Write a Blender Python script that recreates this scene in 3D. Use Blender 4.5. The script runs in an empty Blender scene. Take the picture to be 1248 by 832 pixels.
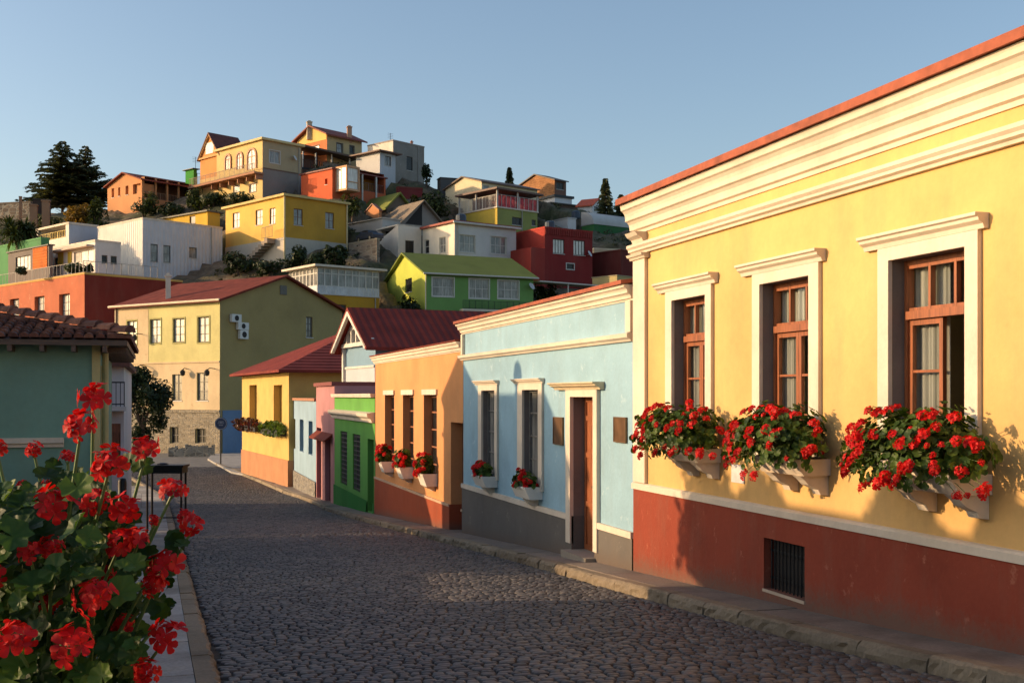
import bpy, math, random
import numpy as np
from mathutils import Vector, Matrix
R = random.Random(7)
F = 1400.0; YAW = math.atan(431/F); HY = 482.0
CY, SY = math.cos(YAW), math.sin(YAW)
scene = bpy.context.scene
col = scene.collection

def ray(px, py):
    a = (px-624)/F; b = (HY-py)/F
    return (SY+a*CY, CY-a*SY, b)
def at_depth(px, py, d):
    r = ray(px, py); return Vector((r[0]*d, r[1]*d, r[2]*d))
def on_x(px, py, X):
    r = ray(px, py); t = X/r[0]; return Vector((X, r[1]*t, r[2]*t))
def cam2w(l, d):
    return (SY*d+CY*l, CY*d-SY*l)
def w2cam(x, y):
    return (x*CY-y*SY, x*SY+y*CY)
GP = [(-60,-1.2),(0,-1.95),(7,-2.11),(10,-2.33),(15,-2.62),(20,-2.88),(28,-3.36),(40,-4.08),(50,-4.6),(60,-4.9),(75,-5.0),(900,-5.0)]
def gz(Y):
    return float(np.interp(Y, [p[0] for p in GP], [p[1] for p in GP]))

# ------------------------------------------------------------------ materials
MATS = {}
def nodes(name):
    m = bpy.data.materials.new(name); m.use_nodes = True
    nt = m.node_tree; b = nt.nodes['Principled BSDF']
    return m, nt, b
def lk(nt, a, b): nt.links.new(a, b)
def nd(nt, t, **kw):
    n = nt.nodes.new(t)
    for k, v in kw.items():
        if k in n.inputs: n.inputs[k].default_value = v
        else: setattr(n, k, v)
    return n
def c4(c): return (c[0], c[1], c[2], 1)
def sc(c, k): return tuple(min(1, x*k) for x in c)
def ramp(nt, fac, stops):
    r = nt.nodes.new('ShaderNodeValToRGB'); e = r.color_ramp.elements
    while len(e) < len(stops): e.new(0.5)
    for i, (p, c) in enumerate(stops):
        e[i].position = p; e[i].color = c4(c)
    lk(nt, fac, r.inputs[0]); return r.outputs[0]
def pos(nt, s=(1,1,1)):
    g = nt.nodes.new('ShaderNodeNewGeometry'); m = nt.nodes.new('ShaderNodeMapping')
    m.inputs['Scale'].default_value = s
    lk(nt, g.outputs['Position'], m.inputs['Vector']); return m.outputs[0]
def noise(nt, vec, scale, detail=5, rough=.55):
    n = nt.nodes.new('ShaderNodeTexNoise'); n.inputs['Scale'].default_value = scale
    n.inputs['Detail'].default_value = detail; n.inputs['Roughness'].default_value = rough
    lk(nt, vec, n.inputs['Vector']); return n.outputs['Fac']
def mixc(nt, fac, a, b, mode='MIX'):
    m = nt.nodes.new('ShaderNodeMix'); m.data_type = 'RGBA'; m.blend_type = mode
    for s, v in ((0, fac), (6, a), (7, b)):
        if isinstance(v, (int, float)): m.inputs[s].default_value = v
        elif isinstance(v, tuple): m.inputs[s].default_value = c4(v)
        else: lk(nt, v, m.inputs[s])
    return m.outputs[2]
def mth(nt, op, a, b=0.0, c=None):
    m = nt.nodes.new('ShaderNodeMath'); m.operation = op
    for i, v in enumerate((a, b) if c is None else (a, b, c)):
        if isinstance(v, (int, float)): m.inputs[i].default_value = v
        else: lk(nt, v, m.inputs[i])
    return m.outputs[0]
def bump(nt, bsdf, h, strength=.3, dist=.02):
    b = nt.nodes.new('ShaderNodeBump'); b.inputs['Strength'].default_value = strength
    b.inputs['Distance'].default_value = dist
    lk(nt, h, b.inputs['Height']); lk(nt, b.outputs[0], bsdf.inputs['Normal'])
def plaster(c, wear=.35, chip=None, scale=1.0, rough=.92, dirt=(.22,.17,.12), splash=False):
    key = ('pl', c, wear, chip, scale, splash)
    if key in MATS: return MATS[key]
    m, nt, b = nodes('plaster')
    p = pos(nt); ps = pos(nt, (1, 1, .22))
    n1 = noise(nt, p, .9*scale, 6); n2 = noise(nt, ps, 2.6*scale, 7, .65); n3 = noise(nt, p, 14*scale, 5, .6)
    base = ramp(nt, n1, [(.3, sc(c, .86)), (.5, c), (.72, sc(c, 1.1))])
    base = mixc(nt, mth(nt, 'MULTIPLY', ramp(nt, n2, [(.48, (0,0,0)), (.78, (1,1,1))]), wear), base, tuple(.55*c[i]+.45*dirt[i] for i in range(3)))
    fine = ramp(nt, n3, [(.3, (.88,.88,.88)), (.7, (1.0,1.0,1.0))])
    base = mixc(nt, .6, base, fine, 'MULTIPLY')
    if chip:
        n4 = noise(nt, p, 3.2*scale, 10, .72)
        base = mixc(nt, mth(nt, 'MULTIPLY', ramp(nt, n4, [(.60, (0,0,0)), (.66, (1,1,1))]), .75), base, chip)
    if splash:
        g = nt.nodes.new('ShaderNodeNewGeometry'); sx = nt.nodes.new('ShaderNodeSeparateXYZ'); lk(nt, g.outputs['Position'], sx.inputs[0])
        hgt = mth(nt, 'ADD', sx.outputs[2], mth(nt, 'ADD', mth(nt, 'MULTIPLY', sx.outputs[1], .0605), 1.69))
        f = mth(nt, 'SUBTRACT', mth(nt, 'MULTIPLY', n3, .5), mth(nt, 'MULTIPLY', hgt, 1.3)); f = mth(nt, 'ADD', f, mth(nt, 'MULTIPLY', n1, .45))
        base = mixc(nt, ramp(nt, f, [(.12, (0,0,0)), (.5, (.8,.8,.8))]), base, (.14,.10,.075))
        n5 = noise(nt, pos(nt, (1,1,.5)), 5.5, 12, .8); base = mixc(nt, mth(nt, 'MULTIPLY', ramp(nt, n5, [(.60, (0,0,0)), (.70, (1,1,1))]), .35), base, tuple(min(1, x*1.9+.04) for x in c))
    lk(nt, base, b.inputs['Base Color']); b.inputs['Roughness'].default_value = rough
    b.inputs['Specular IOR Level'].default_value = .25
    hh = mth(nt, 'ADD', n1, mth(nt, 'MULTIPLY', n3, .35))
    bump(nt, b, hh, .35, .03)
    MATS[key] = m; return m
def plain(c, rough=.6, metal=0.0, var=.15, scale=8, spec=.4):
    key = ('p', c, rough, metal, var, scale)
    if key in MATS: return MATS[key]
    m, nt, b = nodes('painted')
    n = noise(nt, pos(nt), scale, 5)
    lk(nt, ramp(nt, n, [(.3, sc(c, 1-var)), (.7, sc(c, 1+var))]), b.inputs['Base Color'])
    b.inputs['Roughness'].default_value = rough; b.inputs['Metallic'].default_value = metal
    b.inputs['Specular IOR Level'].default_value = spec
    bump(nt, b, n, .15, .01)
    MATS[key] = m; return m
def ribbed(c, dirv, pitch, rough=.6, amp=.03, wear=.25, c2=None, lo=.78):
    """corrugated sheet: ribs repeat along the world direction dirv"""
    m, nt, b = nodes('corrugated')
    g = nt.nodes.new('ShaderNodeNewGeometry'); v = nt.nodes.new('ShaderNodeVectorMath'); v.operation = 'DOT_PRODUCT'
    lk(nt, g.outputs['Position'], v.inputs[0]); v.inputs[1].default_value = dirv
    s = mth(nt, 'SINE', mth(nt, 'MULTIPLY', v.outputs['Value'], 2*math.pi/pitch))
    p = pos(nt)
    n1 = noise(nt, p, .8, 6); n2 = noise(nt, p, 5, 6)
    base = ramp(nt, n1, [(.32, sc(c, lo)), (.5, c), (.7, c2 or sc(c, 1.2 if lo < .9 else 1.05))])
    base = mixc(nt, mth(nt, 'MULTIPLY', ramp(nt, n2, [(.5, (0,0,0)), (.75, (1,1,1))]), wear), base, sc(c, .45))
    lk(nt, base, b.inputs['Base Color']); b.inputs['Roughness'].default_value = rough+.15; b.inputs['Specular IOR Level'].default_value = .15
    bump(nt, b, mth(nt, 'ADD', s, mth(nt, 'MULTIPLY', n2, .3)), .8, amp)
    return m
def wood(c, axis=2):
    key = ('wd', c, axis)
    if key in MATS: return MATS[key]
    m, nt, b = nodes('wood')
    s = [18, 18, 18]; s[axis] = 1.2
    n = noise(nt, pos(nt, tuple(s)), 1.6, 6, .6)
    lk(nt, ramp(nt, n, [(.3, sc(c, .5)), (.5, c), (.75, sc(c, 1.35))]), b.inputs['Base Color'])
    b.inputs['Roughness'].default_value = .5; bump(nt, b, n, .25, .004)
    MATS[key] = m; return m
def glass():
    if 'glass' in MATS: return MATS['glass']
    m, nt, b = nodes('glass_clear')
    out = [n for n in nt.nodes if n.type == 'OUTPUT_MATERIAL'][0]
    tr = nt.nodes.new('ShaderNodeBsdfTransparent'); gl = nt.nodes.new('ShaderNodeBsdfGlossy')
    tr.inputs[0].default_value = (.82,.85,.84,1); gl.inputs['Roughness'].default_value = .03
    fr = nt.nodes.new('ShaderNodeLayerWeight'); fr.inputs[0].default_value = .5
    n = noise(nt, pos(nt), 2.2, 3); bp = nt.nodes.new('ShaderNodeBump'); bp.inputs['Strength'].default_value = .06
    lk(nt, n, bp.inputs['Height']); lk(nt, bp.outputs[0], gl.inputs['Normal'])
    mx = nt.nodes.new('ShaderNodeMixShader')
    lk(nt, mth(nt, 'ADD', mth(nt, 'MULTIPLY', mth(nt, 'POWER', fr.outputs['Facing'], 3.0), .5), .05), mx.inputs[0]); lk(nt, tr.outputs[0], mx.inputs[1]); lk(nt, gl.outputs[0], mx.inputs[2])
    lk(nt, mx.outputs[0], out.inputs[0]); MATS['glass'] = m; return m
def pane(kind='dark'):
    key = ('pane', kind)
    if key in MATS: return MATS[key]
    m, nt, b = nodes('window_pane')
    n = noise(nt, pos(nt, (4, 4, .5)), 1.5, 3); n2 = noise(nt, pos(nt), .9, 2)
    st = {'dark': [(.35, (.008,.009,.01)), (.6, (.02,.022,.025)), (.8, (.07,.07,.07))],
          'mid': [(.3, (.05,.05,.05)), (.5, (.2,.2,.19)), (.7, (.38,.37,.34))],
          'bright': [(.3, (.3,.28,.24)), (.48, (.6,.57,.5)), (.7, (.8,.77,.7))]}[kind]
    lk(nt, ramp(nt, mth(nt, 'ADD', mth(nt, 'MULTIPLY', n, .6), mth(nt, 'MULTIPLY', n2, .4)), st), b.inputs['Base Color'])
    b.inputs['Roughness'].default_value = .12 if kind != 'dark' else .25; b.inputs['Specular IOR Level'].default_value = .25 if kind == 'dark' else .5
    MATS[key] = m; return m
def leafmat(c, c2=None, trans=.35, key='leaf', rough=.5):
    k = ('lf', c, c2, trans)
    if k in MATS: return MATS[k]
    m, nt, b = nodes(key)
    out = [n for n in nt.nodes if n.type == 'OUTPUT_MATERIAL'][0]
    g = nt.nodes.new('ShaderNodeNewGeometry')
    cc = ramp(nt, g.outputs['Random Per Island'], [(0, sc(c, .55)), (.5, c), (1, c2 or sc(c, 1.6))])
    n = noise(nt, pos(nt), 1.1, 2)
    cc = mixc(nt, .55, cc, ramp(nt, n, [(.35, (.6,.6,.6)), (.65, (1,1,1))]), 'MULTIPLY')
    lk(nt, cc, b.inputs['Base Color']); b.inputs['Roughness'].default_value = rough
    b.inputs['Specular IOR Level'].default_value = .3
    t = nt.nodes.new('ShaderNodeBsdfTranslucent'); lk(nt, mixc(nt, 1.0, cc, (1.0, 1.0, .55), 'MULTIPLY'), t.inputs[0])
    mx = nt.nodes.new('ShaderNodeMixShader'); mx.inputs[0].default_value = trans
    lk(nt, b.outputs[0], mx.inputs[1]); lk(nt, t.outputs[0], mx.inputs[2]); lk(nt, mx.outputs[0], out.inputs[0])
    MATS[k] = m; return m
def masonry(c, scale=3.0, udir=(1,0,0), mortar=(.28,.25,.2)):
    m, nt, b = nodes('rubble_masonry')
    g = nt.nodes.new('ShaderNodeNewGeometry'); v = nt.nodes.new('ShaderNodeVectorMath'); v.operation = 'DOT_PRODUCT'
    lk(nt, g.outputs['Position'], v.inputs[0]); v.inputs[1].default_value = udir
    sx = nt.nodes.new('ShaderNodeSeparateXYZ'); lk(nt, g.outputs['Position'], sx.inputs[0])
    cb = nt.nodes.new('ShaderNodeCombineXYZ'); lk(nt, v.outputs['Value'], cb.inputs[0]); lk(nt, mth(nt, 'MULTIPLY', sx.outputs[2], 1.7), cb.inputs[1])
    vo = nt.nodes.new('ShaderNodeTexVoronoi'); vo.inputs['Scale'].default_value = scale; vo.inputs['Randomness'].default_value = .8
    v2 = nt.nodes.new('ShaderNodeTexVoronoi'); v2.feature = 'DISTANCE_TO_EDGE'; v2.inputs['Scale'].default_value = scale; v2.inputs['Randomness'].default_value = .8
    lk(nt, cb.outputs[0], vo.inputs['Vector']); lk(nt, cb.outputs[0], v2.inputs['Vector'])
    s2 = nt.nodes.new('ShaderNodeSeparateColor'); lk(nt, vo.outputs['Color'], s2.inputs[0])
    st = ramp(nt, s2.outputs[0], [(0, sc(c, .6)), (.5, c), (1, sc(c, 1.4))])
    e = ramp(nt, v2.outputs['Distance'], [(.03, (0,0,0)), (.1, (1,1,1))])
    n = noise(nt, pos(nt), 9, 5)
    st = mixc(nt, .5, st, ramp(nt, n, [(.3, (.7,.7,.7)), (.7, (1,1,1))]), 'MULTIPLY')
    lk(nt, mixc(nt, e, mortar, st), b.inputs['Base Color']); b.inputs['Roughness'].default_value = .95
    bump(nt, b, mth(nt, 'ADD', e, mth(nt, 'MULTIPLY', n, .3)), .7, .05)
    return m

# ------------------------------------------------------------------ mesh building
class MB:
    def __init__(s): s.v = []; s.f = []
    def add(s, vs, fs):
        o = len(s.v); s.v += [tuple(p) for p in vs]; s.f += [tuple(i+o for i in f) for f in fs]
    def quad(s, a, b, c, d): s.add([a, b, c, d], [(0,1,2,3)])
    def hexa(s, p):  # 8 points: bottom ring 0-3, top ring 4-7
        s.add(p, [(3,2,1,0),(4,5,6,7),(0,1,5,4),(1,2,6,5),(2,3,7,6),(3,0,4,7)])
    def box(s, x0, x1, y0, y1, z0, z1):
        s.hexa([(x0,y0,z0),(x1,y0,z0),(x1,y1,z0),(x0,y1,z0),(x0,y0,z1),(x1,y0,z1),(x1,y1,z1),(x0,y1,z1)])
    def prism(s, top, dz):
        n = len(top); t = [tuple(p) for p in top]; b = [(p[0], p[1], p[2]-dz) for p in t]
        s.add(t+b, [tuple(range(n)), tuple(range(2*n-1, n-1, -1))]+[(i, i+n, (i+1) % n+n, (i+1) % n) for i in range(n)])
    def tube(s, pts, r, n=8, r2=None, cap=True):
        pts = [Vector(p) for p in pts]; rings = []; m = len(pts)
        for i, p in enumerate(pts):
            d = (pts[min(i+1, m-1)]-pts[max(i-1, 0)]).normalized()
            a = d.orthogonal().normalized() if abs(d.z) < .9 else Vector((1,0,0)); b = d.cross(a).normalized(); a = b.cross(d)
            rr = r if r2 is None else r+(r2-r)*i/(m-1)
            rings.append([p+(a*math.cos(2*math.pi*k/n)+b*math.sin(2*math.pi*k/n))*rr for k in range(n)])
        o = len(s.v)
        for rg in rings: s.v += [tuple(q) for q in rg]
        for i in range(m-1):
            for k in range(n):
                s.f.append((o+i*n+k, o+i*n+(k+1) % n, o+(i+1)*n+(k+1) % n, o+(i+1)*n+k))
        if cap: s.f.append(tuple(o+k for k in range(n))[::-1]); s.f.append(tuple(o+(m-1)*n+k for k in range(n)))
    def lathe(s, c, prof, n=16):
        o = len(s.v)
        for r, z in prof:
            for k in range(n):
                a = 2*math.pi*k/n; s.v.append((c[0]+r*math.cos(a), c[1]+r*math.sin(a), c[2]+z))
        for i in range(len(prof)-1):
            for k in range(n):
                s.f.append((o+i*n+k, o+i*n+(k+1) % n, o+(i+1)*n+(k+1) % n, o+(i+1)*n+k))
    def build(s, name, mat, parent=None, smooth=False):
        if not s.f: return None
        off = Vector((0,0,0))
        q = parent
        while q is not None: off += q.location; q = q.parent
        me = bpy.data.meshes.new(name)
        me.from_pydata([(p[0]-off.x, p[1]-off.y, p[2]-off.z) for p in s.v], [], s.f)
        me.materials.append(mat)
        if smooth: me.polygons.foreach_set('use_smooth', [True]*len(me.polygons))
        me.update()
        o = bpy.data.objects.new(name, me); col.objects.link(o)
        if parent is not None: o.parent = parent
        return o
def tag(o, label=None, cat=None, group=None, kind=None):
    if label: o['label'] = label
    if cat: o['category'] = cat
    if group: o['group'] = group
    if kind: o['kind'] = kind
    return o
def empty(name, loc, label, cat, group=None):
    o = bpy.data.objects.new(name, None); o.location = loc; o.empty_display_size = .3; col.objects.link(o)
    return tag(o, label, cat, group)
def npmesh(name, verts, faces, mat, attr=None):
    """verts (n,3); faces list of (k, m) index arrays"""
    me = bpy.data.meshes.new(name); me.vertices.add(len(verts)); me.vertices.foreach_set('co', verts.astype(np.float32).ravel())
    nl = sum(f.size for f in faces); nf = sum(f.shape[0] for f in faces)
    me.loops.add(nl); me.polygons.add(nf)
    me.loops.foreach_set('vertex_index', np.concatenate([f.ravel() for f in faces]).astype(np.int32))
    tot = np.concatenate([np.full(f.shape[0], f.shape[1]) for f in faces]); st = np.concatenate([[0], np.cumsum(tot)[:-1]])
    me.polygons.foreach_set('loop_start', st.astype(np.int32)); me.polygons.foreach_set('loop_total', tot.astype(np.int32))
    me.update(calc_edges=True); me.materials.append(mat)
    o = bpy.data.objects.new(name, me); col.objects.link(o); return o

# ------------------------------------------------------------------ faces of buildings
class Face:
    def __init__(s, O, u, n): s.O = Vector((O[0], O[1], 0)); s.u = Vector((u[0], u[1], 0)).normalized(); s.n = Vector((n[0], n[1], 0)).normalized()
    def p(s, u, z, o=0.0):
        q = s.O+s.u*u+s.n*o; return (q.x, q.y, z)
    def px(s, px, py, off=0.0):
        d = ray(px, py); dv = Vector((d[0], d[1], 0)); O = s.O+s.n*off
        t = O.dot(s.n)/dv.dot(s.n); return ((dv*t-O).dot(s.u), d[2]*t)
    def rect(s, x0, x1, yt, yb, off=0.0):
        ua = s.px(x0, yt, off)[0]; ub = s.px(x1, yt, off)[0]; xm = (x0+x1)/2
        return (min(ua, ub), max(ua, ub), s.px(xm, yb, off)[1], s.px(xm, yt, off)[1])
    def box(s, mb, u0, u1, z0, z1, o0, o1):
        mb.hexa([s.p(u0,z0,o0), s.p(u1,z0,o0), s.p(u1,z0,o1), s.p(u0,z0,o1), s.p(u0,z1,o0), s.p(u1,z1,o0), s.p(u1,z1,o1), s.p(u0,z1,o1)])
    def extrude(s, mb, prof, u0, u1):   # profile of (offset, z) swept along u, closed ends
        n = len(prof); A = [s.p(u0, z, o) for o, z in prof]; B = [s.p(u1, z, o) for o, z in prof]
        mb.add(A+B, [(i, (i+1) % n, (i+1) % n+n, i+n) for i in range(n)]+[tuple(range(n)), tuple(range(2*n-1, n-1, -1))])
def panel(mb, Fc, u0, u1, z0, z1, holes, depth=.2, rmb=None, o=0.0):
    """wall skin with real openings and their reveals"""
    us = sorted({u0, u1, *[h[0] for h in holes], *[h[1] for h in holes]}); zs = sorted({z0, z1, *[h[2] for h in holes], *[h[3] for h in holes]})
    us = [u for u in us if u0 <= u <= u1]; zs = [z for z in zs if z0 <= z <= z1]
    for i in range(len(us)-1):
        for j in range(len(zs)-1):
            um = (us[i]+us[i+1])/2; zm = (zs[j]+zs[j+1])/2
            if any(h[0] < um < h[1] and h[2] < zm < h[3] for h in holes): continue
            mb.quad(Fc.p(us[i],zs[j],o), Fc.p(us[i+1],zs[j],o), Fc.p(us[i+1],zs[j+1],o), Fc.p(us[i],zs[j+1],o))
    for h in holes:
        r = MB() if isinstance(rmb, tuple) else (rmb or mb)
        a, b, c, d = h[:4]; D = o-(h[4] if len(h) > 4 else depth)
        r.quad(Fc.p(a,c,o), Fc.p(a,d,o), Fc.p(a,d,D), Fc.p(a,c,D)); r.quad(Fc.p(b,c,o), Fc.p(b,d,o), Fc.p(b,d,D), Fc.p(b,c,D))
        fl = h[5] if len(h) > 5 else ''
        if 'b' not in fl: r.quad(Fc.p(a,c,o), Fc.p(b,c,o), Fc.p(b,c,D), Fc.p(a,c,D))
        if 't' not in fl: r.quad(Fc.p(a,d,o), Fc.p(b,d,o), Fc.p(b,d,D), Fc.p(a,d,D))
        if isinstance(rmb, tuple): r.build('window_reveal', rmb[1], rmb[0])
def window(parent, Fc, r, depth=.2, fm=None, pm=None, nx=2, ny=3, fw=.07, bar=.035, name='window', sill=None, trim=None, tw=.12):
    a, b, c, d = r[:4]; o1 = -depth+.06; o0 = -depth
    m = MB()
    Fc.box(m, a, a+fw, c, d, o0, o1); Fc.box(m, b-fw, b, c, d, o0, o1)
    Fc.box(m, a+fw, b-fw, c, c+fw, o0, o1); Fc.box(m, a+fw, b-fw, d-fw, d, o0, o1)
    for i in range(1, nx):
        u = a+(b-a)*i/nx; Fc.box(m, u-bar, u+bar, c+fw, d-fw, o0, o1-.01)
    for j in range(1, ny):
        z = c+(d-c)*j/ny
        for i in range(nx):
            ua = a+(b-a)*i/nx+(bar if i else fw); ub = a+(b-a)*(i+1)/nx-(bar if i < nx-1 else fw)
            Fc.box(m, ua, ub, z-bar*.7, z+bar*.7, o0, o1-.015)
    w = m.build(name, fm, parent)
    g = MB(); g.quad(Fc.p(a,c,o0+.012), Fc.p(b,c,o0+.012), Fc.p(b,d,o0+.012), Fc.p(a,d,o0+.012)); g.build('pane', pm, w)
    if trim:
        t = MB(); Fc.box(t, a-tw, a, c-tw, d+tw, .0, .04); Fc.box(t, b, b+tw, c-tw, d+tw, .0, .04)
        Fc.box(t, a, b, d, d+tw, 0, .04); Fc.box(t, a, b, c-tw, c, 0, .05); t.build('frame', trim, w)
    elif sill:
        t = MB(); Fc.box(t, a-.06, b+.06, c-.08, c-.002, -.03, .07); t.build('sill', sill, w)
    return w
def railing(parent, Fc, u0, u1, z0, z1, o, mat, step=.25, t=.025, name='railing', pan=None):
    m = MB(); Fc.box(m, u0, u1, z1-.05, z1, o-t, o+t); Fc.box(m, u0, u1, z0+.06, z0+.1, o-t, o+t)
    n = max(2, int((u1-u0)/step))
    for i in range(n+1):
        u = u0+(u1-u0)*i/n; w = t*1.6 if i % 5 == 0 else t*.6
        Fc.box(m, max(u0, u-w), min(u1, u+w), z0, z1-.05, o-t*.5, o+t*.5)
    r = m.build(name, mat, parent)
    return r
# ================================================================== materials used often
WHITE = plaster((.70,.60,.48), .35, None, 1.2); CREAM = plaster((.78,.66,.47), .35)
REDROOF = plain((.17,.038,.024), .8, 0, .3, 1.2, .12)
DARKIRON = plain((.02,.02,.022), .5, .3); DARK = plain((.025,.022,.02), .8)
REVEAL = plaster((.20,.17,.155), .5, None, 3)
WOODW = wood((.29,.088,.03)); WOODD = wood((.17,.055,.025))
LEAF = leafmat((.060,.115,.018), (.13,.19,.03), .35); PETAL = leafmat((.80,.010,.012), (.90,.03,.02), .35, 'petal', .55)
STEM = plain((.12,.16,.05), .6)
FX = Face((7,0), (0,1), (-1,0))

# ------------------------------------------------------------------ geraniums
def leaf_geo(mb, c, nrm, r, rnd, lobes=7, n=14):
    nrm = Vector(nrm).normalized(); a = nrm.orthogonal().normalized(); ang = rnd.random()*6.28
    a = Matrix.Rotation(ang, 3, nrm) @ a; b = nrm.cross(a); c = Vector(c)
    vs = [c-nrm*r*.18]; k0 = .35
    for rr, zz in ((.55, -.02), (1.0, .12)):
        for i in range(n+1):
            t = k0/2+(2*math.pi-k0)*i/n; lb = math.cos(lobes*t)
            rad = r*rr*(1+((.11*lb+.03*math.cos(3*lobes*t)) if rr == 1 else 0))
            vs.append(c+(a*math.cos(t)+b*math.sin(t))*rad+nrm*r*(zz+.10*math.sin(3*t+ang)*rr-.055*lb*rr))
    fs = [(0, 1+i, 2+i) for i in range(n)]+[(1+i, n+2+i, n+3+i, 2+i) for i in range(n)]
    mb.add(vs, fs)
def petal_geo(mb, c, d, up, r):
    d = d.normalized(); s = d.cross(up).normalized(); u = s.cross(d).normalized()
    P = lambda x, y, z: c+d*x*r+s*y*r+u*z*r
    mb.add([P(0,0,0), P(.5,-.32,.10), P(.55,0,.02), P(.5,.32,.10), P(.92,-.42,.05), P(1.02,0,.0), P(.92,.42,.05), P(1.12,-.2,-.06), P(1.12,.2,-.06)],
           [(0,1,2),(0,2,3),(1,4,5,2),(2,5,6,3),(4,7,5),(5,7,8),(5,8,6)])
def head_mesh(name, R0, nfl, rnd, pr):
    mb = MB()
    for i in range(nfl):
        t = math.acos(1-1.0*(i+.5)/nfl); ph = i*2.39996+rnd.random()*.3
        n = Vector((math.sin(t)*math.cos(ph), math.sin(t)*math.sin(ph), math.cos(t)))
        c = n*R0*(.7+.5*rnd.random()); c.z *= .5
        n = (n+Vector((rnd.uniform(-.4,.4), rnd.uniform(-.4,.4), rnd.uniform(-.2,.4)))).normalized()
        a = n.orthogonal().normalized(); b = n.cross(a); t0 = rnd.random()*6
        for k in range(5):
            q = t0+k*1.2566+rnd.uniform(-.12,.12); d = a*math.cos(q)+b*math.sin(q)+n*rnd.uniform(.0,.42)
            petal_geo(mb, c, d, n, pr*rnd.uniform(.85,1.15))
    me = bpy.data.meshes.new(name); me.from_pydata([tuple(v) for v in mb.v], [], mb.f); me.materials.append(PETAL); me.update()
    me.polygons.foreach_set('use_smooth', [True]*len(me.polygons))
    return me
rh = random.Random(3)
HEADS = [head_mesh('flower_head', .040, n_, rh, .029) for n_ in (6, 7, 8, 6, 9)]
HEADS_S = [head_mesh('flower_head', .036, 7, rh, .032) for _ in range(3)]
def put_head(root, p, s, rnd, tilt=None, small=False):
    o = bpy.data.objects.new('flower_head', rnd.choice(HEADS_S if small else HEADS)); col.objects.link(o); o.parent = root
    o.location = Vector(p)-root.location; o.scale = (s, s, s*rnd.uniform(.8, 1))
    q = Vector(tilt if tilt else (0,0,1)).normalized().to_track_quat('Z', 'Y'); o.rotation_euler = (q.to_matrix() @ Matrix.Rotation(rnd.random()*6, 3, 'Z')).to_euler()
    return o
def box_plant(name, label, base, L, H, out, nl, nh, lr, hs, seed, group, trail=.25, small=False, skew=0.0, heads=None):
    """geranium growing in a window box; base is the soil centre, Y along the wall, -X out of it"""
    rnd = random.Random(seed); root = empty(name, base, label, 'flower plant', group); B = Vector(base); fm = MB(); sm = MB()
    def surf():
        th = rnd.uniform(0, 2*math.pi); k = rnd.uniform(-.35, 1)
        r = math.sqrt(max(0, 1-k*k*.92)); return Vector((math.cos(th)*r, math.sin(th)*r, k))
    for i in range(nl):
        n = surf(); rad = rnd.uniform(.45, 1.0)**.6; bumpy = 1+.16*math.sin(n.y*9+seed)+.12*math.sin(n.x*7+n.z*8+seed)
        p = B+Vector((n.x*out*rad*bumpy-out*.15, n.y*L*rad*bumpy+skew*(.3-n.z), n.z*H*rad*bumpy+(H*.12)))
        if n.z < .1: p.z -= trail*rnd.random()*max(0, -n.x*.6+.5*rnd.random()); 
        if p.x > base[0]+out*.75: p.x = base[0]+out*.75
        nn = (n+Vector((rnd.uniform(-.5,.5), rnd.uniform(-.5,.5), rnd.uniform(-.1,.7)))).normalized()
        leaf_geo(fm, p, nn, lr*rnd.uniform(.6, 1.2), rnd, 6, 10)
    for i in range(10):
        n = surf(); sm.tube([B, B+Vector((n.x*out*.5, n.y*L*.5, H*.4)), B+Vector((n.x*out*.8-.03, n.y*L*.9, n.z*H*.8))], .006, 5, .004)
    hp = []
    tries = 0
    while len(hp) < nh and tries < 4000:
        tries += 1
        n = surf(); n.x = -abs(n.x) if rnd.random() < .85 else n.x
        bumpy = rnd.uniform(1.0, 1.2)
        p = B+Vector((n.x*out*bumpy-out*.15, n.y*L*bumpy+skew*(.3-n.z), n.z*H*bumpy+H*.14))
        if n.z < .1: p.z -= trail*rnd.random()
        if p.x > base[0]+out*.8: continue
        if any((p-q).length < lr*(1.6 if not small else 1.2) for q in hp): continue
        hp.append(p); put_head(root, p, hs*rnd.choice((.5,.75,.9,1,1.05)), rnd, (n.x-.35, n.y*.7, max(.25, n.z)+.25), small)
        if rnd.random() < .5 or (p-B).length > .3: sm.tube([B+(p-B)*.55, B+(p-B)*.8+Vector((0,0,.02)), p], .0035, 4)
    fm.build('foliage', LEAF, root, True); sm.build('stem', STEM, root)
    return root

def trough(parent, Fc, u0, u1, z0, z1, proj, mat, lip=.03):
    m = MB(); F0 = Fc
    prof = [(0.005, z0), (proj*.72, z0), (proj*.80, z0+(z1-z0)*.25), (proj*.94, z0+(z1-z0)*.72), (proj, z1-lip), (proj, z1), (0.005, z1)]
    Fc.extrude(m, prof, u0+.02, u1-.02)
    b = m.build('window_box', mat, parent)
    e = MB(); Fc.box(e, u0+.05, u1-.05, z1+.001, z1+.012, .03, proj-.04); e.build('soil', plain((.04,.025,.015), .95), b)
    return b
def corbel(parent, Fc, u, w, z0, z1, proj, mat):
    m = MB(); h = z1-z0
    pr = [(0.003, z0), (proj*.25, z0+h*.05), (proj*.32, z0+h*.3), (proj*.62, z0+h*.55), (proj*.75, z0+h*.8), (proj*.9, z1), (0.003, z1)]
    Fc.extrude(m, pr, u-w/2, u+w/2); return m.build('corbel', mat, parent)

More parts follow.
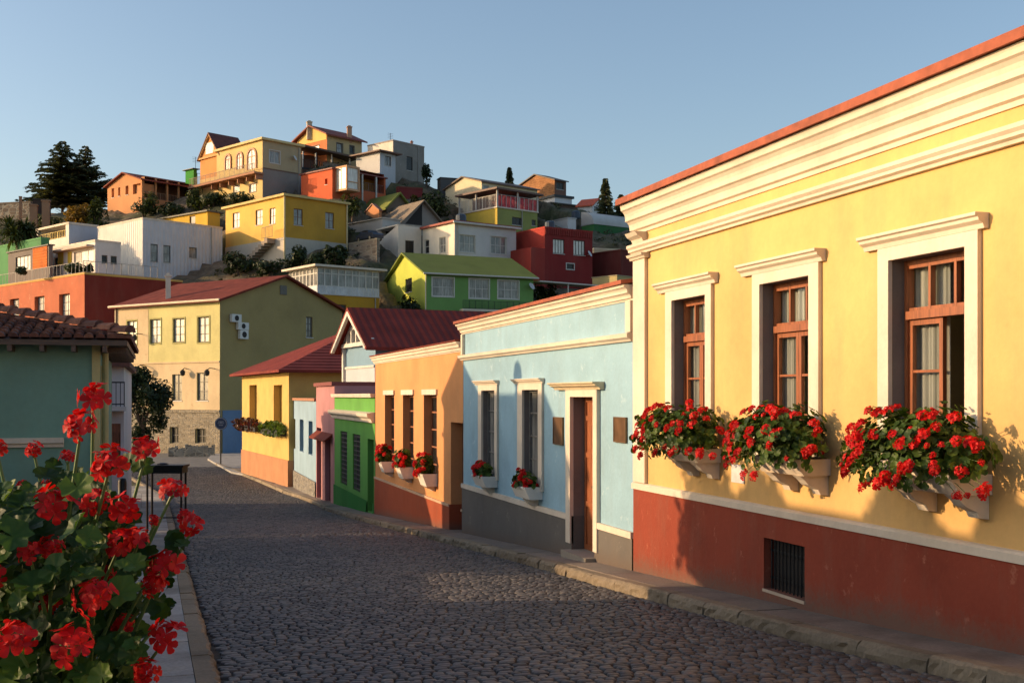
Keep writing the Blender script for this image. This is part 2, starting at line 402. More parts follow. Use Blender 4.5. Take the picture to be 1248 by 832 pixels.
def cornice_prof(z0, z1, p, o=0.0):
    h = z1-z0
    return [(o-.02, z0), (o+.10*p, z0), (o+.14*p, z0+.10*h), (o+.30*p, z0+.14*h), (o+.32*p, z0+.24*h), (o+.36*p, z0+.34*h), (o+.48*p, z0+.42*h), (o+.62*p, z0+.46*h),
            (o+.62*p, z0+.60*h), (o+.68*p, z0+.70*h), (o+.80*p, z0+.78*h), (o+.92*p, z0+.82*h), (o+.94*p, z0+.92*h), (o+p, z1), (o-.02, z1)]
def cap_prof(z0, z1, p):
    h = z1-z0; return [(.005, z0), (.35*p, z0), (.45*p, z0+.3*h), (.75*p, z0+.5*h), (.8*p, z0+.7*h), (p, z0+.8*h), (p, z1), (.005, z1)]

# ================================================================== yellow house
Y0, Y1 = -2.0, 16.3
yh = empty('yellow_house', (7, (Y0+Y1)/2, gz(7)), 'long pale yellow house with white mouldings, brick red base and three wooden windows behind geraniums', 'house', 'houses along the right pavement')
YEL = plaster((.69,.43,.165), .5, None, .8); RED = plaster((.27,.055,.03), .45, (.38,.13,.08), 1.3, splash=True)
ops = []; OP = []
for (s0, s1, o0, o1, tl, tr, c0, c1) in ((1074.5,1197,1087.5,1181,314.5,300,1058.6,1205.7),(920.7,1002,929.7,989.8,344.6,335,908,1007),(814.4,870.4,822,863,365,359,805.8,875.7)):
    a = FX.px(o1, tr)[0]; b = FX.px(o0, tl)[0]; sa = FX.px(s1, 400)[0]; sb = FX.px(s0, 400)[0]; ca = FX.px(c1, 300)[0]; cb = FX.px(c0, 300)[0]
    OP.append((a, b, sa, sb, ca, cb))
ZT, ZB = 1.345, -.80
# extra windows beyond the frame keep the facade's rhythm
for k in (1, 2):
    q = OP[0]; dlt = (OP[1][0]-OP[0][0])*k; OP.append(tuple(v-dlt for v in q))
holes = [(a, b, ZB, ZT, .22) for a, b, *_ in OP]
wm = MB()
panel(wm, FX, Y0, Y1, -1.38, 2.96, holes, .22, (yh, REVEAL))
wm.box(7.0, 13.5, Y0-.002, Y0, -4, 2.96); wm.quad((7,Y1,-4),(13.5,Y1,-4),(13.5,Y1,2.96),(7,Y1,2.96)); wm.quad((13.5,Y0,-4),(13.5,Y1,-4),(13.5,Y1,2.96),(13.5,Y0,2.96))
wm.build('wall', YEL, yh)
fl = MB(); fl.box(7.3, 13.4, Y0+.1, Y1-.1, -1.2, -1.1); fl.build('floor', plain((.12,.07,.04), .6), yh)
iw = MB()
for yy in (OP[0][1]+1.2, OP[1][1]+1.1, OP[1][0]-1.2, OP[0][0]-1.2): iw.box(7.26, 13.4, yy, yy+.1, -1.09, 2.9)
iw.box(10.6, 10.7, Y0+.1, Y1-.1, -1.09, 2.9)
iw.build('partition', plaster((.35,.30,.22)), yh)
gr = FX.rect(934, 984, 660, 724)
pm_ = MB(); panel(pm_, FX, Y0, Y1, -4.2, -1.42, [(gr[0], gr[1], gr[2], gr[3], .16)], .16, None, .035); pm_.quad(FX.p(Y1,-4.2,.035), FX.p(Y1,-1.42,.035), FX.p(Y1,-1.42,0), FX.p(Y1,-4.2,0))
pm_.build('plinth', RED, yh)
g = MB(); g.quad(FX.p(gr[0],gr[2],-.10), FX.p(gr[1],gr[2],-.10), FX.p(gr[1],gr[3],-.10), FX.p(gr[0],gr[3],-.10)); gb = g.build('vent_opening', DARK, yh)
g = MB(); n = 11
for i in range(n): u = gr[0]+(gr[1]-gr[0])*(i+.5)/n; g.tube([FX.p(u,gr[2],-.05), FX.p(u,gr[3],-.05)], .011, 6)
for j in (.22, .75): z = gr[2]+(gr[3]-gr[2])*j; FX.box(g, gr[0], gr[1], z-.012, z+.012, -.068, -.058)
g.build('grille', DARKIRON, yh)
g = MB(); FX.box(g, gr[0]-.01, gr[1]+.01, gr[2]-.035, gr[2]-.002, -.12, .05); g.build('sill', plaster((.5,.4,.3), .5), yh)
s = MB(); FX.extrude(s, [(0,-1.42),(.06,-1.42),(.06,-1.345),(.04,-1.325),(0,-1.315)], Y0, Y1+.02); s.build('base_moulding', WHITE, yh)
c = MB(); FX.extrude(c, cornice_prof(2.46, 2.905, .24), Y0, Y1+.05)
FX.extrude(c, [(-.02,2.14),(.05,2.14),(.06,2.17),(.10,2.19),(.10,2.22),(.13,2.25),(.13,2.29),(.02,2.31),(-.02,2.31)], Y0, Y1+.05); c.build('cornice', WHITE, yh)
p = MB(); FX.box(p, 15.83, 16.27, -1.31, 2.06, .003, .055); FX.extrude(p, [(.003,2.06),(.08,2.06),(.10,2.09),(.13,2.10),(.15,2.137),(.003,2.137)], 15.76, 16.32)
FX.extrude(p, [(.003,2.312),(.07,2.312),(.09,2.36),(.16,2.40),(.20,2.457),(.003,2.457)], 15.85, 16.25); p.build('pilaster', WHITE, yh)
r = MB(); r.hexa([(6.70,Y0,2.908),(13.8,Y0,3.9),(13.8,Y1+.14,3.9),(6.70,Y1+.08,2.908),(6.70,Y0,3.0),(13.8,Y0,4.03),(13.8,Y1+.14,4.03),(6.70,Y1+.08,3.0)]); r.build('roof', plain((.30,.075,.035), .75, 0, .3, 5), yh)
CURT = leafmat((.80,.77,.70), (.85,.82,.75), .4, 'curtain', .8)
for k, (a, b, sa, sb, ca, cb) in enumerate(OP):
    t = MB(); z1 = ZT+.13
    FX.box(t, sa, a, ZB-.02, z1, .003, .05); FX.box(t, b, sb, ZB-.02, z1, .003, .05); FX.box(t, a, b, ZT, z1, .003, .05)
    t.build('window_surround', WHITE, yh)
    t = MB(); FX.extrude(t, cap_prof(z1+.002, z1+.14, .15), ca, cb); t.build('lintel_cap', WHITE, yh)
    w = MB(); o0, o1 = -.22, -.14; zt = ZT-.55
    FX.box(w, a, a+.05, ZB, ZT, o0, o1); FX.box(w, b-.05, b, ZB, ZT, o0, o1); FX.box(w, a+.05, b-.05, ZT-.05, ZT, o0, o1); FX.box(w, a+.05, b-.05, ZB, ZB+.05, o0, o1); FX.box(w, a+.05, b-.05, zt-.04, zt+.04, o0, o1+.025)
    for i in (1, 2): u = a+(b-a)*i/3; FX.box(w, u-.018, u+.018, zt+.04, ZT-.05, o0+.01, o1-.01)
    FX.box(w, a+.05, b-.05, zt+.04, zt+.075, o0+.02, o1-.012); FX.box(w, a+.05, b-.05, ZT-.085, ZT-.05, o0+.02, o1-.012)
    wf = w.build('window', WOODW, yh)
    g = MB(); g.quad(FX.p(a+.05,zt+.04,-.2), FX.p(b-.05,zt+.04,-.2), FX.p(b-.05,ZT-.05,-.2), FX.p(a+.05,ZT-.05,-.2)); g.build('pane', glass(), wf)
    um = (a+b)/2
    for side in (0, 1):     # 0 = near casement (smaller Y), 1 = far casement
        if k == 0 and side == 0:      # this casement stands open, swung into the room
            Fc = Face((7+.19, a+.06), (1, -.10), (-.1, -1)); ua, ub = 0, (b-a)/2-.05; off = 0
        else:
            Fc = FX; ua, ub = (um+.002, b-.05) if side else (a+.05, um-.002); off = -.185
        cs = MB(); q = .055
        Fc.box(cs, ua, ua+q, ZB+.05, zt-.042, off-.02, off+.025); Fc.box(cs, ub-q, ub, ZB+.05, zt-.042, off-.02, off+.025)
        Fc.box(cs, ua+q, ub-q, zt-.10, zt-.042, off-.02, off+.025); Fc.box(cs, ua+q, ub-q, ZB+.05, ZB+.13, off-.02, off+.025)
        for j in (1, 2): z = ZB+.13+(zt-.23-ZB)*j/3; Fc.box(cs, ua+q, ub-q, z-.013, z+.013, off-.012, off+.018)
        co = cs.build('casement', WOODW, wf)
        g = MB(); g.quad(Fc.p(ua+q,ZB+.1,off), Fc.p(ub-q,ZB+.1,off), Fc.p(ub-q,zt-.1,off), Fc.p(ua+q,zt-.1,off)); g.build('pane', glass(), yh if False else wf)
    if k < 3:
        for (ua, ub) in (((um+.03, b+.12),) if k == 0 else ((a+.02, um-.06), (um+.02, b+.12))):
            cm = MB(); N = 40
            for i in range(N):
                u = ua+(ub-ua)*i/N; v = ua+(ub-ua)*(i+1)/N; f = lambda q: -.265+.018*math.sin(q*52)+.010*math.sin(q*97+k)
                cm.quad(FX.p(u,ZB,f(u)), FX.p(v,ZB,f(v)), FX.p(v,ZT,f(v)*.9-.02), FX.p(u,ZT,f(u)*.9-.02))
            cm.build('curtain', CURT, yh, True)
    if k < 3:
        zs = -.87; u0 = on_x((1212, 1014, 880)[k], 500, 7).y; u1 = on_x((1072, 917, 806)[k], 500, 6.56).y
        trough(yh, FX, u0, u1, zs, zs+.18, .46, WHITE)
        for u in (u0+.14, u1-.2): corbel(yh, FX, u, .15, zs-.22, zs-.002, .40, WHITE)
g = MB(); r_ = FX.rect(893, 908, 566, 588); FX.box(g, *r_, .004, .02); g.build('meter_plate', plain((.6,.6,.6), .5), yh)
GRP = 'red geraniums in the stone boxes of the yellow house'
for (pxc, pyc, hw, H, lab, sd, nl, sk) in (
    (1116, 545, 84, .38, 'large red geranium spilling from the box under the half-open window', 11, 1500, .12),
    (945, 531, 53, .37, 'red geranium in the middle box of the yellow house, above the small grey plate', 12, 1300, .10),
    (825, 521, 44, .36, 'red geranium in the farthest box of the yellow house, beside the white corner pilaster', 13, 1200, .12)):
    a = on_x(pxc-hw, pyc, 6.6); b = on_x(pxc+hw, pyc, 6.6); c_ = on_x(pxc, pyc, 6.6); L = abs(a.y-b.y)/2
    box_plant('geranium_plant', lab, (6.70, (a.y+b.y)/2, -.56), L*.90, H, .33, nl, 66 if sd == 11 else 52, .042, 1.12, sd, GRP, .26, False, .05)

# ================================================================== pale blue house
B0, B1 = 16.34, 26.7
bh = empty('pale_blue_house', (7, 21.5, gz(21)), 'pale blue house with white mouldings, dark grey base, tall wooden door and two bronze plaques', 'house', 'houses along the right pavement')
BLUE = plaster((.29,.46,.56), .35, (.40,.55,.62), 1.1); GREY = plaster((.15,.135,.12), .4, (.24,.21,.17), 1.2, splash=True)
w1 = FX.rect(589, 605, 476.3, 561); w2 = FX.rect(639, 658.5, 476.7, 580); dr = FX.rect(699, 727, 483.6, 668)
zwt = .115; zwb = -1.72
w1 = (w1[0], w1[1], zwb, zwt); w2 = (w2[0], w2[1], zwb, zwt); dr = (dr[0], dr[1], gz(18.5)+.10, -.02)
wm = MB(); panel(wm, FX, B0, B1, -2.12, 1.70, [w1+(.16,), w2+(.16,), (dr[0], dr[1], -2.12, dr[3], .28, 'b')], .2, (bh, REVEAL))
for x in (B0, B1): wm.add([(7,x,-5),(13,x,-5),(13,x,2.5),(7,x,1.70)], [(0,1,2,3)])
wm.quad((13,B0,-5),(13,B1,-5),(13,B1,2.5),(13,B0,2.5)); wm.build('wall', BLUE, bh)
pb = MB(); panel(pb, FX, B0, B1, -5, -2.12, [(dr[0], dr[1], -5, -2.12, .3, 't')], .3, None, .04); pb.build('plinth', GREY, bh)
s = MB()
for (a, b) in ((B0, dr[0]-.12), (dr[1]+.12, B1)): FX.box(s, a, b, -2.2, -2.10, .002, .065)
s.build('base_moulding', WHITE, bh)
c = MB(); FX.extrude(c, cornice_prof(1.47, 1.71, .19), B0-.0, B1+.1)
c.build('cornice', WHITE, bh)
c = MB(); FX.extrude(c, [(0,.84),(.05,.84),(.07,.87),(.12,.90),(.13,.96),(.02,.98),(0,.98)], B0, B1+.08)
FX.box(c, B0+.0, B0+.20, .982, 1.465, .003, .07); FX.box(c, B1-.14, B1, .982, 1.465, .003, .07); c.build('string_course', WHITE, bh)
r = MB(); r.hexa([(6.77,B0-.02,1.712),(13.2,B0-.02,2.55),(13.2,B1+.1,2.55),(6.77,B1+.1,1.712),(6.77,B0-.02,1.775),(13.2,B0-.02,2.62),(13.2,B1+.1,2.62),(6.77,B1+.1,1.775)]); r.build('roof', plain((.30,.075,.035), .75, 0, .3, 5), bh)
for (w, sx, cx) in ((w1, (585, 608), (581.5, 608.5)), (w2, (633, 663), (629, 664))):
    so = FX.rect(sx[0], sx[1], 470, 560); co = FX.rect(cx[0], cx[1], 463, 470)
    t = MB(); FX.box(t, so[0], w[0], zwb-.1, zwt+.12, .003, .05); FX.box(t, w[1], so[1], zwb-.1, zwt+.12, .003, .05); FX.box(t, w[0], w[1], zwt, zwt+.12, .003, .05); t.build('window_surround', WHITE, bh)
    t = MB(); FX.extrude(t, cap_prof(zwt+.122, zwt+.22, .13), co[0], co[1]); t.build('lintel_cap', WHITE, bh)
    window(bh, FX, w, .16, plain((.16,.15,.14), .6), pane('mid'), 2, 4, .05, .02)
t = MB(); so = FX.rect(693.6, 731.7, 475, 600); zc = dr[3]+.12
FX.box(t, so[0], dr[0], -2.6, zc, .003, .07); FX.box(t, dr[1], so[1], -2.6, zc, .003, .07); FX.box(t, dr[0], dr[1], dr[3], zc, .003, .07); t.build('door_surround', WHITE, bh)
co = FX.rect(680.6, 737, 461, 469); t = MB(); FX.extrude(t, cap_prof(zc+.002, zc+.13, .22), co[0], co[1]); t.build('door_hood', plaster((.62,.50,.33), .6, (.3,.25,.2), 3), bh)
def panel_door(parent, Fc, r, off, mat, leaves=1, np_=4, knob=True, name='door'):
    a, b, c, d = r; m = MB(); W = (b-a)/leaves
    for l in range(leaves):
        ua, ub = a+l*W+.004, a+(l+1)*W-.004; q = min(.09, W*.2)
        Fc.box(m, ua, ub, c, d, off-.05, off-.02)
        Fc.box(m, ua, ua+q, c, d, off-.02, off); Fc.box(m, ub-q, ub, c, d, off-.02, off)
        hs = [0, .30, .62, .86, 1] if np_ == 4 else [0, .5, 1]
        for i, h in enumerate(hs):
            z = c+(d-c)*h; z0 = max(c, z-q*.5 if 0 < i < len(hs)-1 else z-(q if i else 0)); z1 = min(d, z0+q)
            Fc.box(m, ua+q, ub-q, z0, z1, off-.02, off)
            if i < len(hs)-1:
                z2 = c+(d-c)*hs[i+1]; Fc.box(m, ua+q*1.7, ub-q*1.7, z+q*1.3, z2-q*1.3, off-.02, off-.008)
    dd = m.build(name, mat, parent)
    if knob:
        k = MB(); uu = a+.07 if leaves == 1 else (a+b)/2+.05; q = Vector(Fc.p(uu, c+(d-c)*.42, off+.02)); k.tube([Fc.p(uu, c+(d-c)*.42, off), Fc.p(uu, c+(d-c)*.42, off+.05)], .022, 8); Fc.box(k, uu-.02, uu+.02, c+(d-c)*.38, c+(d-c)*.46, off+.001, off+.008)
        k.build('handle', plain((.25,.2,.12), .35, .8), dd)
    return dd
panel_door(bh, FX, dr, -.2, WOODW, 2)
st = MB(); FX.box(st, dr[0]-.06, dr[1]+.06, gz(18.5)-.4, dr[2]-.004, -.28, .22); st.build('step', plaster((.30,.26,.21), .4), bh)
def plaque(parent, r, seed):
    m = MB(); FX.box(m, *r, .004, .03); q = m.build('plaque', plain((.16,.085,.04), .45, .5, .3, 6), parent)
    t = MB(); FX.box(t, r[0], r[1], r[2], r[2]+.02, .03, .04); FX.box(t, r[0], r[1], r[3]-.02, r[3], .03, .04); FX.box(t, r[0], r[0]+.02, r[2]+.02, r[3]-.02, .03, .04); FX.box(t, r[1]-.02, r[1], r[2]+.02, r[3]-.02, .03, .04)
    rr = random.Random(seed)
    t.build('frame', plain((.22,.13,.07), .4, .6), q)
plaque(bh, FX.rect(676, 687.5, 508, 541.6), 1); plaque(bh, FX.rect(750, 765, 508, 539), 2)
BXW = plaster((.74,.70,.63), .3)
for (x0, x1, nm, sd) in ((574, 607, 'dark red geranium in the white box under the blue house window nearer the orange house', 21), (622, 662, 'dark red geranium in the white box next to the bronze plaque', 22)):
    a = on_x(x0, 590, 6.64); b = on_x(x1, 590, 7.0); u0, u1 = min(a.y, b.y), max(a.y, b.y)
    trough(bh, FX, u0, u1, -1.98, -1.74, .36, BXW); corbel(bh, FX, u0+(u1-u0)*.4, .22, -2.18, -1.984, .30, WHITE)
    box_plant('geranium_plant', nm, (6.80, (u0+u1)/2, -1.68), (u1-u0)/2*.92, .20, .17, 240, 13, .05, 1.25, sd, 'geraniums in the white boxes of the blue house', .05, True)

# ================================================================== orange house
O0, O1 = 26.74, 38.4
oh = empty('orange_house', (7, 32.5, gz(32)), 'orange plaster house with brick red base, three tall windows and a narrow doorway', 'house', 'houses along the right pavement')
ORG = plaster((.66,.30,.12), .22, None, .9); BRK = plaster((.36,.08,.035), .3, None, 1.2, splash=True)
zt = 0.02; ow = [FX.rect(469, 480.5, 483, 562), FX.rect(491, 504, 483, 562), FX.rect(516.5, 532.4, 483, 562)]
ow = [(a, b, -2.35, zt, .3) for a, b, _, _ in ow]
od = FX.rect(549.4, 565.6, 516, 645); od = (od[0], od[1], gz(27.5)+.06, -.66)
wm = MB(); panel(wm, FX, O0, O1, -2.72, 1.3, ow+[(od[0], od[1], -2.72, od[3], .35, 'b')], .3)
for x in (O0, O1): wm.quad((7,x,-6),(13,x,-6),(13,x,1.3),(7,x,1.3))
wm.quad((13,O0,-6),(13,O1,-6),(13,O1,1.3),(13,O0,1.3)); wm.build('wall', ORG, oh)
pb = MB(); panel(pb, FX, O0, O1, -6, -2.72, [(od[0], od[1], -6, -2.72, .35, 't')], .3, None, .04); pb.quad(FX.p(O1,-6,.04), FX.p(O1,-2.78,.04), FX.p(O1,-2.78,0), FX.p(O1,-6,0)); pb.build('plinth', BRK, oh)
s = MB()
for (a, b) in ((O0, od[0]-.02), (od[1]+.02, O1)): FX.box(s, a, b, -2.78, -2.72, .002, .06)
s.build('base_moulding', plaster((.6,.42,.28)), oh)
c = MB(); FX.extrude(c, cornice_prof(1.06, 1.30, .18), O0, O1+.12); c.build('cornice', WHITE, oh)
r = MB(); r.hexa([(6.80,O0,1.303),(13.2,O0,1.9),(13.2,O1+.1,1.9),(6.80,O1+.1,1.303),(6.80,O0,1.34),(13.2,O0,1.98),(13.2,O1+.1,1.98),(6.80,O1+.1,1.34)]); r.build('roof', REDROOF, oh)
for h in ow:
    window(oh, FX, h, .26, plain((.30,.11,.05), .6), pane('dark'), 2, 5, .07, .03)
    t = MB(); FX.box(t, h[0]-.08, h[1]+.08, zt+.005, zt+.15, .003, .05); t.build('lintel_cap', WHITE, oh)
panel_door(oh, FX, od, -.3, wood((.16,.045,.03)), 1)
for (x0, x1, y0, y1, nm, sd) in ((459,480,563,573,'small red geranium in the left box of the orange house',31),(480,504,568,580,'small red geranium in the middle box of the orange house',32),(506,533.5,575,587,'small red geranium in the right box of the orange house, nearest its doorway',33)):
    a = on_x(x0+1.5, y1, 6.6); b = on_x(x1, y1, 7.0); u0, u1 = min(a.y, b.y), max(a.y, b.y); z1 = -2.05; z0 = -2.38
    trough(oh, FX, u0, u1, z0, z1, .40, BXW, .04); corbel(oh, FX, (u0+u1)/2, .3, z0-.14, z0-.004, .34, WHITE)
    box_plant('geranium_plant', nm, (6.78, (u0+u1)/2, z1+.1), (u1-u0)/2*.98, .34, .22, 200, 16, .075, 1.75, sd, 'geraniums in the boxes of the orange house', .05, True)

# ================================================================== green house
GRN = plaster((.13,.36,.07), .25); GRN2 = plaster((.03,.20,.03), .25)
gh = empty('green_house', (7, 43, gz(43)), 'small bright green house with white cornices and dark iron window grilles', 'house', 'houses along the right pavement')
G0, G1 = 38.5, 47.8
gw = [FX.rect(415, 423, 525.5, 590), FX.rect(430, 439, 529, 598)]; gd = FX.rect(448, 455.5, 535, 621)
gw = [(gw[0][0], gw[0][1], gw[0][2], gw[0][3], .2), (gw[1][0], gw[1][1], gw[1][2], gw[1][3], .2)]; gd = (gd[0], gd[1], gz(40)+.05, gd[3], .3)
wm = MB(); panel(wm, FX, G0, G1, -7, -.06, gw+[gd], .2)
for x in (G0, G1): wm.quad((7,x,-7),(13,x,-7),(13,x,-.06),(7,x,-.06))
wm.quad((13,G0,-7),(13,G1,-7),(13,G1,-.06),(13,G0,-.06)); wm.build('wall', GRN, gh)
pb = MB()
for (a, b) in ((G0, gd[0]), (gd[1], G1)): panel(pb, FX, a, b, -7, -3.66, [], .2, None, .05)
pb.build('plinth', GRN2, gh)
c = MB(); FX.extrude(c, [(0,-.92),(.10,-.92),(.14,-.8),(.26,-.72),(.28,-.60),(.02,-.56),(0,-.56)], G0, G1+.1); FX.extrude(c, [(0,-.06),(.14,-.06),(.16,.02),(.16,.07),(-.3,.07),(-.3,-.06)], G0, G1+.05); c.build('cornice', WHITE, gh)
t = MB(); t.box(7.3, 13, G0, G1, -.2, -.1); t.build('roof', plaster((.4,.3,.25)), gh)
for h in gw:
    w = window(gh, FX, h, .2, DARKIRON, pane('dark'), 1, 1, .05)
    g = MB()
    for i in range(6): u = h[0]+(h[1]-h[0])*(i+.5)/6; FX.box(g, u-.02, u+.02, h[2], h[3], -.06, -.03)
    for j in range(12):
        z = h[2]+(h[3]-h[2])*(j+.5)/12; FX.box(g, h[0], h[1], z-.02, z+.02, -.055, -.04)
    g.build('grille', plain((.12,.11,.10), .6, .2), w)
panel_door(gh, FX, gd[:4], -.22, DARKIRON, 1, 2)

# ================================================================== pink house, powder blue house
def simple_walls(mb, X0, X1, Ya, Yb, z0, z1):
    mb.quad((X0,Ya,z0),(X1,Ya,z0),(X1,Ya,z1),(X0,Ya,z1)); mb.quad((X0,Yb,z0),(X1,Yb,z0),(X1,Yb,z1),(X0,Yb,z1)); mb.quad((X1,Ya,z0),(X1,Yb,z0),(X1,Yb,z1),(X1,Ya,z1))
ph = empty('pink_house', (7.0, 50.5, gz(50)), 'narrow dusty pink house with maroon doors between the green and powder blue houses', 'house', 'houses along the right pavement')
P0, P1 = 47.85, 53.6
PNK = plaster((.46,.22,.22), .25)
pdd = [FX.rect(386, 391.5, 521, 606), FX.rect(396, 403, 528, 609)]; pdd = [(a, b, gz(50)-.1, d, .25) for a, b, c_, d in pdd]
wm = MB(); panel(wm, FX, P0, P1, -8, .42, pdd, .25); simple_walls(wm, 7, 12, P0, P1, -8, .42); wm.build('wall', PNK, ph)
t = MB(); t.box(6.88, 12.1, P0-.02, P1+.05, .42, .58); t.build('roof', plain((.22,.06,.05), .8), ph)
panel_door(ph, FX, pdd[0][:4], -.2, plain((.12,.02,.02), .5), 1, 2); panel_door(ph, FX, pdd[1][:4], -.2, plain((.12,.02,.02), .5), 1, 2)
t = MB(); FX.extrude(t, [(.0,-1.75),(.35,-1.95),(.35,-1.88),(.0,-1.6)], P0+.5, P1-.1); t.build('canopy', REDROOF, ph)
lbh = empty('powder_blue_house', (7, 59, gz(58)), 'low powder blue house with three slot windows above a rough stone base', 'house', 'houses along the right pavement')
L0, L1 = 53.65, 65.2
LBL = plaster((.27,.39,.49), .25)
lw = [FX.rect(355.8, 360, 510, 546), FX.rect(365.3, 370, 511, 550), FX.rect(376, 381, 513, 554)]; lw = [h+(.25,) for h in lw]
wm = MB(); panel(wm, FX, L0, L1, -9, -.25, lw, .25); simple_walls(wm, 7, 12, L0, L1, -9, -.25); wm.build('wall', LBL, lbh)
for h in lw: window(lbh, FX, h, .24, plain((.2,.3,.38), .6), pane('dark'), 1, 2, .08, .04)
pb = MB(); panel(pb, FX, L0, L1, -9, -4.0, [], .2, None, .06); pb.build('plinth', masonry((.18,.17,.16), 3.2, (0,1,0)), lbh)
t = MB(); t.box(6.9, 12, L0, L1, -.25, -.12); t.build('roof', plain((.35,.16,.09), .85, 0, .3), lbh)

# ================================================================== far yellow house with hipped red roof
A = at_depth(352, 453, 62); Bp = at_depth(295, 453, 75); uu = Vector((Bp.x-A.x, Bp.y-A.y, 0)).normalized(); nn = Vector((-uu.y, uu.x, 0)); nn = nn if nn.x < 0 else -nn
FA = Face((A.x, A.y), (uu.x, uu.y), (nn.x, nn.y)); LA = (Vector((Bp.x-A.x, Bp.y-A.y, 0))).length
fh = empty('gold_yellow_house', (A.x, A.y, gz(62)), 'golden yellow house with a hipped dark red roof at the bend of the street', 'house', 'houses along the right pavement')
GY = plaster((.56,.38,.12), .2); zE = 1.25; DEP = 12.0
fw_ = [FA.rect(304, 313, 469, 515), FA.rect(333.5, 344, 469, 522)]; fw_ = [(h[0], h[1], h[2], h[3], .45) for h in fw_]
wm = MB(); panel(wm, FA, 0, LA, -9, zE, fw_, .45); FB = Face((A.x, A.y), (-nn.x, -nn.y), (-uu.x, -uu.y))
panel(wm, FB, 0, DEP, -9, zE, []); wm.quad(FA.p(LA,-9,0), FA.p(LA,-9,-DEP), FA.p(LA,zE,-DEP), FA.p(LA,zE,0)); wm.quad(FA.p(0,-9,-DEP), FA.p(LA,-9,-DEP), FA.p(LA,zE,-DEP), FA.p(0,zE,-DEP)); wm.build('wall', GY, fh)
for h in fw_: window(fh, FA, h, .44, plain((.30,.2,.06), .6), plaster((.5,.34,.1), .3), 1, 1, .1)
pb = MB(); FA.box(pb, -.03, LA+.02, -9, -3.5, 0.002, .06); FB.box(pb, 0, DEP, -9, -3.5, .002, .06); pb.build('plinth', plaster((.42,.20,.10), .35), fh)
ov = .7; rp = 2.9
def hip(parent, FA_, L, D, ze, rise, ov, mat, th=.14, ridge=.35):
    q = [FA_.p(-ov, ze, ov), FA_.p(L+ov, ze, ov), FA_.p(L+ov, ze, -D-ov), FA_.p(-ov, ze, -D-ov)]
    r0 = FA_.p(L/2-ridge*L/2, ze+rise, -D/2); r1 = FA_.p(L/2+ridge*L/2, ze+rise, -D/2)
    m = MB()
    for pts in ([q[0], q[1], r1, r0], [q[1], q[2], r1], [q[2], q[3], r0, r1], [q[3], q[0], r0]): m.prism([(x, y, z+th) for x, y, z in pts], th)
    return m.build('roof', mat, parent)
hip(fh, FA, LA, DEP, zE, rp, ov, ribbed((.20,.035,.025), (uu.x, uu.y, 0), .42, .6, .05), .14, .12)
for (x0, x1, y0, y1, zz, nm, sd) in ((287, 316, 508, 526, 0, 'dark flowering plant in the box of the golden house farther from us', 41), (320, 347, 513, 532, 0, 'green trailing plant in the wrought iron box of the golden house', 42)):
    a = FA.px(x0, y1, .3); b = FA.px(x1, y1, .3); u0, u1 = min(a[0], b[0]), min(max(a[0], b[0]), LA+.5); zb_ = (a[1]+b[1])/2+.1
    t = MB(); FA.box(t, max(u0, .3)+.3, min(u1, LA-.2)-.2, zb_, zb_+.3, .02, .5); t.build('window_box', DARKIRON, fh)
    root = empty('window_box_plant', FA.p((u0+u1)/2, zb_+.3, .3), nm, 'plant', 'plants in the boxes of the golden house'); rr = random.Random(sd); fm = MB()
    for i in range(230):
        an = rr.uniform(0, 6.28); rad = rr.random()**.5; u = (u0+u1)/2+math.cos(an)*rad*(u1-u0)/2; z = zb_+.35+math.sin(an)*rad*.4
        leaf_geo(fm, FA.p(u, z, .3+rr.uniform(-.2,.3)), (rr.uniform(-1,1), rr.uniform(-1,1), rr.random()), .12, rr, 5, 6)
    fm.build('foliage', LEAF if sd == 42 else leafmat((.07,.03,.02), (.2,.03,.03), .2), root)
# ================================================================== ground, road, pavements
def curbR(Y): return float(np.interp(Y, [-20,0,45,50,56,62,68,80,90], [6.24,6.24,6.24,6.6,6.45,6.1,5.75,4.9,3.9]))
def curbL(Y): return float(np.interp(Y, [-20,0,50,60,75,90], [.5,.5,.45,.2,-1.5,-6]))
COB, nt, b = nodes('cobblestone')
g = nt.nodes.new('ShaderNodeNewGeometry')
cc = ramp(nt, g.outputs['Random Per Island'], [(0, (.045,.043,.045)), (.3, (.08,.076,.08)), (.62, (.115,.108,.108)), (.86, (.15,.135,.128)), (1, (.19,.17,.15))])
n1 = noise(nt, pos(nt), .35, 6); n2 = noise(nt, pos(nt), 26, 6)
cc = mixc(nt, 1.0, cc, ramp(nt, n1, [(.3, (.68,.70,.78)), (.55, (.96,.95,.95)), (.75, (1,.90,.82))]), 'MULTIPLY')
cc = mixc(nt, .8, cc, ramp(nt, n2, [(.3, (.6,.6,.6)), (.7, (1,1,1))]), 'MULTIPLY')
lk(nt, cc, b.inputs['Base Color']); lk(nt, ramp(nt, n2, [(.3, (.42,)*3), (.7, (.75,)*3)]), b.inputs['Roughness']); bump(nt, b, n2, .5, .006)
b.inputs['Specular IOR Level'].default_value = .4
BED, nt, b = nodes('road_bed')
lk(nt, ramp(nt, noise(nt, pos(nt), 12, 6), [(.3, (.02,.017,.014)), (.7, (.055,.045,.035))]), b.inputs['Base Color']); b.inputs['Roughness'].default_value = .95

